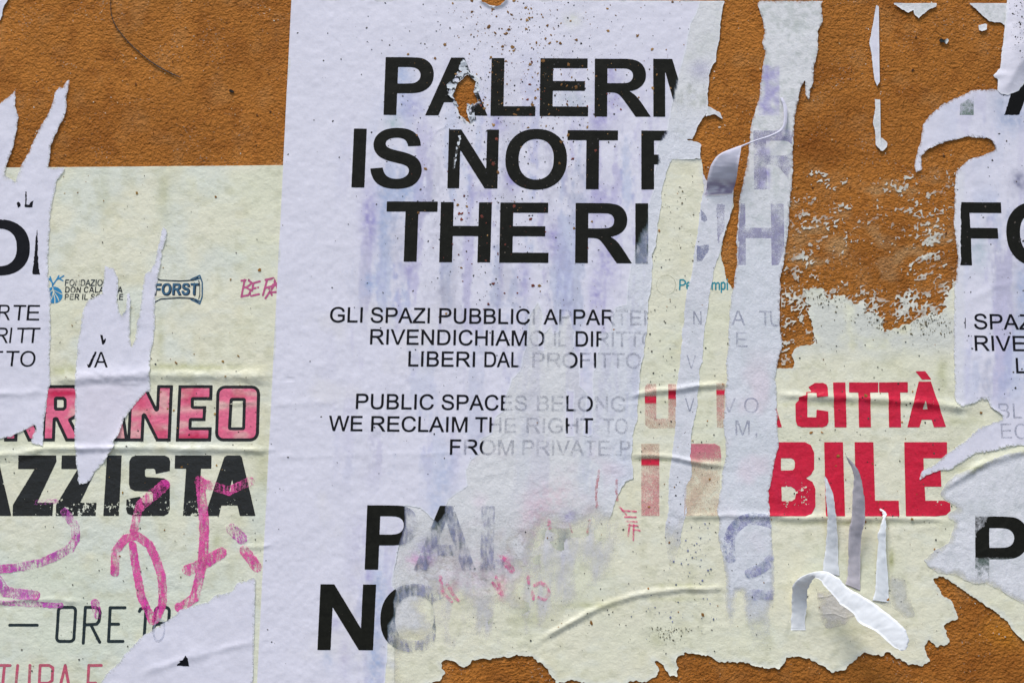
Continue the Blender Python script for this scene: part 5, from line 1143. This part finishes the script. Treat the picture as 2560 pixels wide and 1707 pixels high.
# ---------- white residue stuck in the plaster grain
def residue(box, dens, seed, st=2.0, thr=0.0, ay=0.55, label='', sc=16):
    x0, y0, x1, y1 = box; F = Fld(x0, y0, x1, y1, st); X, Y = F.X, F.Y
    Ys = Y + 0.25 * X
    n = fbm(X, Ys, sc * 2.4, 4, seed, ay=ay * 0.75, gain=0.65) * 0.55 + fbm(X, Ys, 7, 3, seed + 5, ay=0.8) * 0.3 + 0.42 * (0.5 - 2.6 * np.abs(fbm(X, Ys, 11, 2, seed + 9, ay=0.8)))
    f = (n - thr + dens(X, Y)) * 7
    e = np.minimum(np.minimum(X - x0 - 3, x1 - 3 - X), np.minimum(Y - y0 - 3, y1 - 3 - Y))
    F.f = np.minimum(f, e)
    o = sheet('paper_residue', F, 0.45, 0.45, lambda x, y, f_: np.tile(alb(212, 210, 204), (len(x), 1)) * (1 + 0.25 * fbm(x, y, 8, 3, seed))[:, None], M_PEEL_A, None, block=1, rel=0.25, ink=lambda x, y, f_: np.clip(0.62 + 0.3 * f_ / 3 + 0.7 * fbm(x, y, 30, 3, seed + 2), 0.15, 1))
    return tag(o, label, 'paper residue', kind='stuff')
def dres(X, Y):
    d = -0.78 + 0.12 * sstep(60, 380, Y) + 0.40 * sstep(380, 460, Y) + 0.06 * sstep(600, 830, Y) + 0.32 * np.exp(-np.abs(Y - 770 + (X < 2040) * 30) / 40)
    return d + 0.25 * np.exp(-((X - 2080) / 60) ** 2 - ((Y - 555) / 30) ** 2) + 0.3 * np.exp(-((X - 2010) / 50) ** 2 - ((Y - 650) / 14) ** 2) + 0.3 * np.exp(-((X - 2310) / 50) ** 2 - ((Y - 645 - (X - 2310) * -0.25) / 10) ** 2) \
        + 0.25 * np.exp(-((X - 2280) / 40) ** 2 - ((Y - 530 - (X - 2280) * 0.3) / 10) ** 2) + 0.25 * np.exp(-((X - 2350) / 50) ** 2 - ((Y - 590) / 16) ** 2) + 0.3 * np.exp(-((X - 2035) / 30) ** 2 - ((Y - 432) / 14) ** 2) \
        + 0.25 * np.exp(-((X - 2355) / 25) ** 2 - ((Y - 188) / 14) ** 2) + 0.3 * np.exp(-((X - 2072) / 22) ** 2 - ((Y - 255) / 12) ** 2) - 0.3 * np.exp(-((X - 2180) / 90) ** 2 - ((Y - 660) / 60) ** 2)
residue((1950, 20, 2400, 930), dres, 320, label='white shreds of paper stuck to the brown plaster below the two slivers')
def dres2(X, Y):
    return -0.72 + 0.35 * np.exp(-((X - 2410) / 60) ** 2 - ((Y - 1585) / 30) ** 2) + 0.4 * np.exp(-((X - 2410) / 26) ** 2 - ((Y - 1668) / 16) ** 2) + 0.4 * np.exp(-((X - 2490) / 22) ** 2 - ((Y - 1650) / 16) ** 2) + 0.35 * np.exp(-((X - 2500) / 30) ** 2 - ((Y - 1590) / 20) ** 2) + 0.35 * np.exp(-((X - 2460 - (Y - 1530) * 0.8) / 16) ** 2 - ((Y - 1530) / 45) ** 2)
residue((2330, 1440, 2600, 1707), dres2, 330, label='pale paper crumbs on the brown plaster in the bottom right corner', sc=10)
def dres3(X, Y):
    return -0.75 + 0.5 * np.exp(-((X - 1745) / 50) ** 2 - ((Y - 1686) / 8) ** 2) + 0.35 * np.exp(-((X - 1860) / 20) ** 2 - ((Y - 1676) / 8) ** 2) + 0.35 * np.exp(-((X - 1230) / 14) ** 2 - ((Y - 1690) / 16) ** 2) + 0.3 * np.exp(-((X - 1350) / 12) ** 2 - ((Y - 1695) / 12) ** 2)
residue((1060, 1640, 1960, 1745), dres3, 340, label='pale paper crumbs on plaster under the ragged bottom edge of the cream poster', sc=10)
def dres4(X, Y):
    return -0.62 + 0.3 * np.exp(-((X - 1805) / 25) ** 2 - ((Y - 320) / 30) ** 2) + 0.1 * sstep(200, 300, Y)
residue((1760, 20, 1900, 700), dres4, 350, label='fine paper shreds on plaster between the big poster and the long strip', sc=9)

# ---------- free-hanging curls: swept ribbons with real depth
def ribbon(name, pts, label, cat='torn paper', colr=None, th=0.5, res=14, group=None, nz=0.6, seed=1, stain=None):
    """pts: list of (xl, yl, hl, xr, yr, hr): the two edges of the ribbon, heights in pixels off the wall"""
    a = np.array(pts, float); n = len(a)
    ts = np.linspace(0, n - 1, (n - 1) * res + 1); out = []
    for t in ts:
        i = min(int(t), n - 2); u = t - i
        p0 = a[max(i - 1, 0)]; p1 = a[i]; p2 = a[i + 1]; p3 = a[min(i + 2, n - 1)]
        out.append(0.5 * ((2 * p1) + (-p0 + p2) * u + (2*p0 - 5*p1 + 4*p2 - p3) * u*u + (-p0 + 3*p1 - 3*p2 + p3) * u**3))
    o = np.array(out); m = 9; G = []
    jl = nz * (fbm(ts * 9, ts * 0, 5, 3, seed) + 0.5 * fbm(ts * 9, ts * 0, 1.2, 2, seed)); jr = nz * (fbm(ts * 9, ts * 0 + 50, 5, 3, seed) + 0.5 * fbm(ts * 9, ts * 0 + 50, 1.2, 2, seed))
    for k in range(m):
        s = k / (m - 1); q = o[:, :3] * (1 - s) + o[:, 3:] * s
        q = q.copy(); q[:, 0] += (jl * (1 - s) - jr * s)
        q[:, 2] += 1.2 * math.sin(s * math.pi) + 1.5 * fbm(q[:, 0], q[:, 1], 16, 3, seed + 40)
        G.append(q)
    G = np.stack(G, 1); nr = G.shape[0]
    top = PR(G[..., 0], G[..., 1], G[..., 2]).reshape(-1, 3)
    g = top.reshape(nr, m, 3); du = np.gradient(g, axis=0); dv = np.gradient(g, axis=1); nn = np.cross(du, dv); nn /= np.linalg.norm(nn, axis=2, keepdims=True) + 1e-12
    bot = (g - nn * th * PX).reshape(-1, 3); N = nr * m
    a_ = (np.arange(nr - 1)[:, None] * m + np.arange(m - 1)[None, :]).ravel()
    q1 = np.stack([a_, a_ + 1, a_ + m + 1, a_ + m], 1); q2 = q1[:, ::-1] + N
    rim = []
    for i in range(nr - 1):
        for c0 in (0, m - 1):
            v0, v1 = i * m + c0, (i + 1) * m + c0; rim.append((v0, v1, v1 + N, v0 + N))
    for r0 in (0, nr - 1):
        for k in range(m - 1): v0 = r0 * m + k; rim.append((v0, v0 + 1, v0 + 1 + N, v0 + N))
    co = np.concatenate([top, bot]); L = co.mean(0)
    c = colr if colr is not None else alb(222, 225, 240)
    cc = np.tile(c, (len(co), 1)) * (1 + 0.05 * fbm(np.tile(G[..., 0].ravel(), 2), np.tile(G[..., 1].ravel(), 2), 12, 3, seed))[:, None]
    if stain is not None:
        tt = np.tile(np.repeat(ts / (n - 1), m), 2); cc = stain(cc, tt, np.tile(G[..., 0].ravel(), 2), np.tile(G[..., 1].ravel(), 2))
    me = make_mesh(name, co - L, np.concatenate([q1, q2, np.array(rim)]), [], M_RIBBON, {'tint': np.clip(cc, 0, 1)})
    ob = link(name, me, None, L); return tag(ob, label, cat, group)
ribbon('paper_curl', [(1976, 1574, 0.7, 2012, 1574, 0.7), (1977, 1520, 7, 2016, 1520, 7), (1981, 1474, 23.8, 2019, 1478, 22.4), (1994, 1446, 39.2, 2026, 1458, 37.8), (2026, 1431, 50.4, 2036, 1444, 49), (2064, 1428, 57.4, 2050, 1450, 56), (2096, 1444, 64.4, 2074, 1478, 63),
                      (2118, 1468, 70, 2098, 1506, 68.6), (2157, 1490, 78.4, 2130, 1530, 75.6), (2203, 1520, 85.4, 2148, 1556, 82.6), (2247, 1556, 92.4, 2190, 1578, 89.6), (2268, 1584, 95.9, 2218, 1602, 93.8), (2270, 1608, 97.3, 2238, 1618, 96.6), (2264, 1622, 98, 2256, 1626, 98)],
       'bright white paper curl arching out from the wall over the cream poster, lower right', colr=alb(240, 240, 250), nz=3.0)
HR = [('paper_shred', 'left of three thin shreds hanging before BILE, pale and narrow', [(2061, 1190, 30, 2064, 1190, 30), (2064, 1225, 28, 2080, 1228, 27), (2069, 1280, 22, 2088, 1280, 21), (2068, 1320, 14, 2093, 1325, 13), (2062, 1375, 5, 2094, 1380, 5), (2057, 1430, 2, 2099, 1440, 2)], alb(212, 214, 224)),
      ('paper_shred', 'middle of three thin shreds hanging before BILE, widest, greyed in colour for shade', [(2112, 1138, 74, 2115, 1138, 76), (2133, 1180, 66, 2146, 1176, 70), (2132, 1235, 52, 2158, 1232, 56), (2127, 1300, 34, 2163, 1298, 38), (2121, 1350, 20, 2153, 1345, 22), (2120, 1410, 7, 2151, 1412, 8), (2114, 1460, 2, 2149, 1476, 2)], alb(186, 180, 192)),  # greyer than its neighbours: its shade is put into the paper colour
      ('paper_shred', 'right of three thin shreds hanging before BILE, short and white', [(2198, 1272, 4, 2202, 1270, 6), (2205, 1282, 9, 2214, 1282, 12), (2205, 1305, 14, 2215, 1305, 16), (2194, 1340, 12, 2215, 1350, 14), (2193, 1400, 8, 2217, 1410, 9), (2187, 1465, 4, 2221, 1480, 4), (2182, 1500, 2, 2222, 1505, 2)], alb(220, 223, 236))]
for i, (nm, lb, pp, cc) in enumerate(HR): ribbon(nm, pp, lb, group='thin paper shreds hanging over the cream poster', colr=cc, seed=i + 3, nz=2.6)
scrap('2222 1432 2262 1446 2276 1500 2288 1540 2262 1546 2232 1520 2196 1508 2222 1498', 'paper_scrap', 'thin greyish paper film at the foot of the right shred', seed=360, base=1.7, th=0.3, mat=M_PEEL_A, block=1, ink=lambda x, y, f: np.clip(0.25 + f / 30 + 0.5 * fbm(x, y, 16, 3, 94), 0, 0.8),  amp=3, tint=lambda x, y, f: np.tile(alb(204, 203, 200), (len(x), 1)), lift=0)
scrap('2040 1478 2092 1470 2118 1500 2140 1530 2112 1560 2066 1572 2042 1540', 'paper_scrap', 'thin greyish paper film under the arching white curl', seed=361, base=1.7, th=0.3, mat=M_PEEL_A, block=1, ink=lambda x, y, f: np.clip(0.25 + f / 30 + 0.5 * fbm(x, y, 16, 3, 94), 0, 0.8),  amp=6, tint=lambda x, y, f: np.tile(alb(203, 199, 200), (len(x), 1)), lift=0)
# flap rolled down between the poster and the long strip, with its thin edge reaching up
ribbon('paper_flap', [(1762, 488, 4, 1830, 484, 4), (1766, 470, 10, 1836, 466, 10), (1770, 440, 24, 1842, 440, 26), (1780, 408, 36, 1846, 410, 40), (1800, 385, 42, 1850, 388, 44), (1838, 369, 42, 1853, 370, 44), (1853, 364, 40, 1856, 367, 40), (1890, 350, 30, 1891, 353, 30), (1930, 336, 20, 1932, 340, 20), (1956, 316, 14, 1962, 320, 14), (1958, 270, 8, 1968, 272, 8), (1950, 246, 4, 1956, 244, 4)],
       'lavender paper flap curling off the wall with a thin edge reaching the long strip', colr=alb(196, 194, 214), seed=9, stain=lambda c, t, x, y: mixc(c, 0.75 * sstep(0.18, 0.10, t) * sstep(-0.5, 0.3, fbm(x, y, 9, 3, 93)) if False else 0.8 * (1 - sstep(0.10, 0.19, t)) * sstep(-0.5, 0.3, fbm(x, y, 9, 3, 93)), alb(128, 112, 150)))
# paper lifting at the top right corner
RO2 = ply('2518 -40 2700 -40 2700 190 2600 196 2560 208 2544 230 2520 240 2500 236 2492 226 2494 202 2482 189 2499 172 2505 120 2511 63 2516 5')
prr = root('lifted_paper', 2540, 100, 'white paper bulging off the wall in the top right corner, torn above black ink', 'torn paper')
F = torn(RO2, 2470, -40, 2710, 260, 2.0, 2.0, 91, fine=1.4)
sheet('paper_sheet', F, 3.4, 2.4, t_left, M_WHITE, prr, block=2, lift=1.5, hextra=lambda x, y, f: 20 * np.sin(np.clip(f / 80, 0, 1) * 1.57) * (1 - 0.5 * sstep(120, 230, y)))
flecks('grime_speck', prr, 120, lambda x, y: g2(x, y, 2545, 60, 26, 90), (2515, 2, 2565, 200), 26, CD, 0.6, 2.8, 13)

_rel = relief
relief = lambda x, y: 0 * x
flecks('pit_shade', wall_o, 700, one, (0, 0, 2560, 1707), -0.2, [alb(92, 54, 24), alb(70, 42, 22), alb(104, 62, 28)], 0.8, 3.4, 21, power=2.5)  # dark raised specks, the shade of plaster pits put into colour
flecks('lime_speck', wall_o, 2600, lambda x, y: 0.2 + 0.6 * (fbm(np.array([x]), np.array([y]), 110, 3, 22)[0] > 0.12) + 0.8 * (1960 < x < 2390 and 400 < y < 740), (0, 0, 2560, 1707), -0.2, [alb(196, 160, 120), alb(205, 190, 175), alb(190, 140, 90)], 0.7, 2.4, 22, power=3)
relief = _rel
# ---------- a stray hair on the bare plaster
def hair():
    pts = np.array(ply('279 -20 276 15 278 40 288 65 305 88 330 116 355 138 380 158 405 173 430 186 452 195'))
    cu = bpy.data.curves.new('hair', 'CURVE'); cu.dimensions = '3D'; cu.bevel_depth = 1.5 * PX; cu.bevel_resolution = 2
    sp = cu.splines.new('NURBS'); sp.points.add(len(pts) - 1); sp.order_u = 4; sp.use_endpoint_u = True
    L = P(340, 100, 0)
    for i, (x, y) in enumerate(pts):
        c = P(x, y, 1.8) - L; sp.points[i].co = (*c, 1); sp.points[i].radius = 0.45 + 0.9 * (i / len(pts)) * (1 if i < len(pts) - 1 else 0.3)
    tmp = bpy.data.objects.new('tmp', cu); C.objects.link(tmp)
    me = bpy.data.meshes.new_from_object(tmp.evaluated_get(bpy.context.evaluated_depsgraph_get())); bpy.data.objects.remove(tmp)
    me.materials.clear(); me.materials.append(plain_mat('dark hair', (0.02, 0.018, 0.012), 0.4, 100, 0.2))
    o = link('hair', me, None, L); tag(o, 'long dark curved hair stuck to the brown plaster at the upper left', 'hair')
hair()
scrap('573 226 578 224 582 227 585 231 580 233 575 231', 'dirt_crumb', 'black crumb of dirt on brown plaster, right of the hair', 'dirt', seed=370, tint=lambda x, y, f: np.tile(alb(30, 24, 20), (len(x), 1)), st=1.0, amp=1, base=1.6, th=1.4)
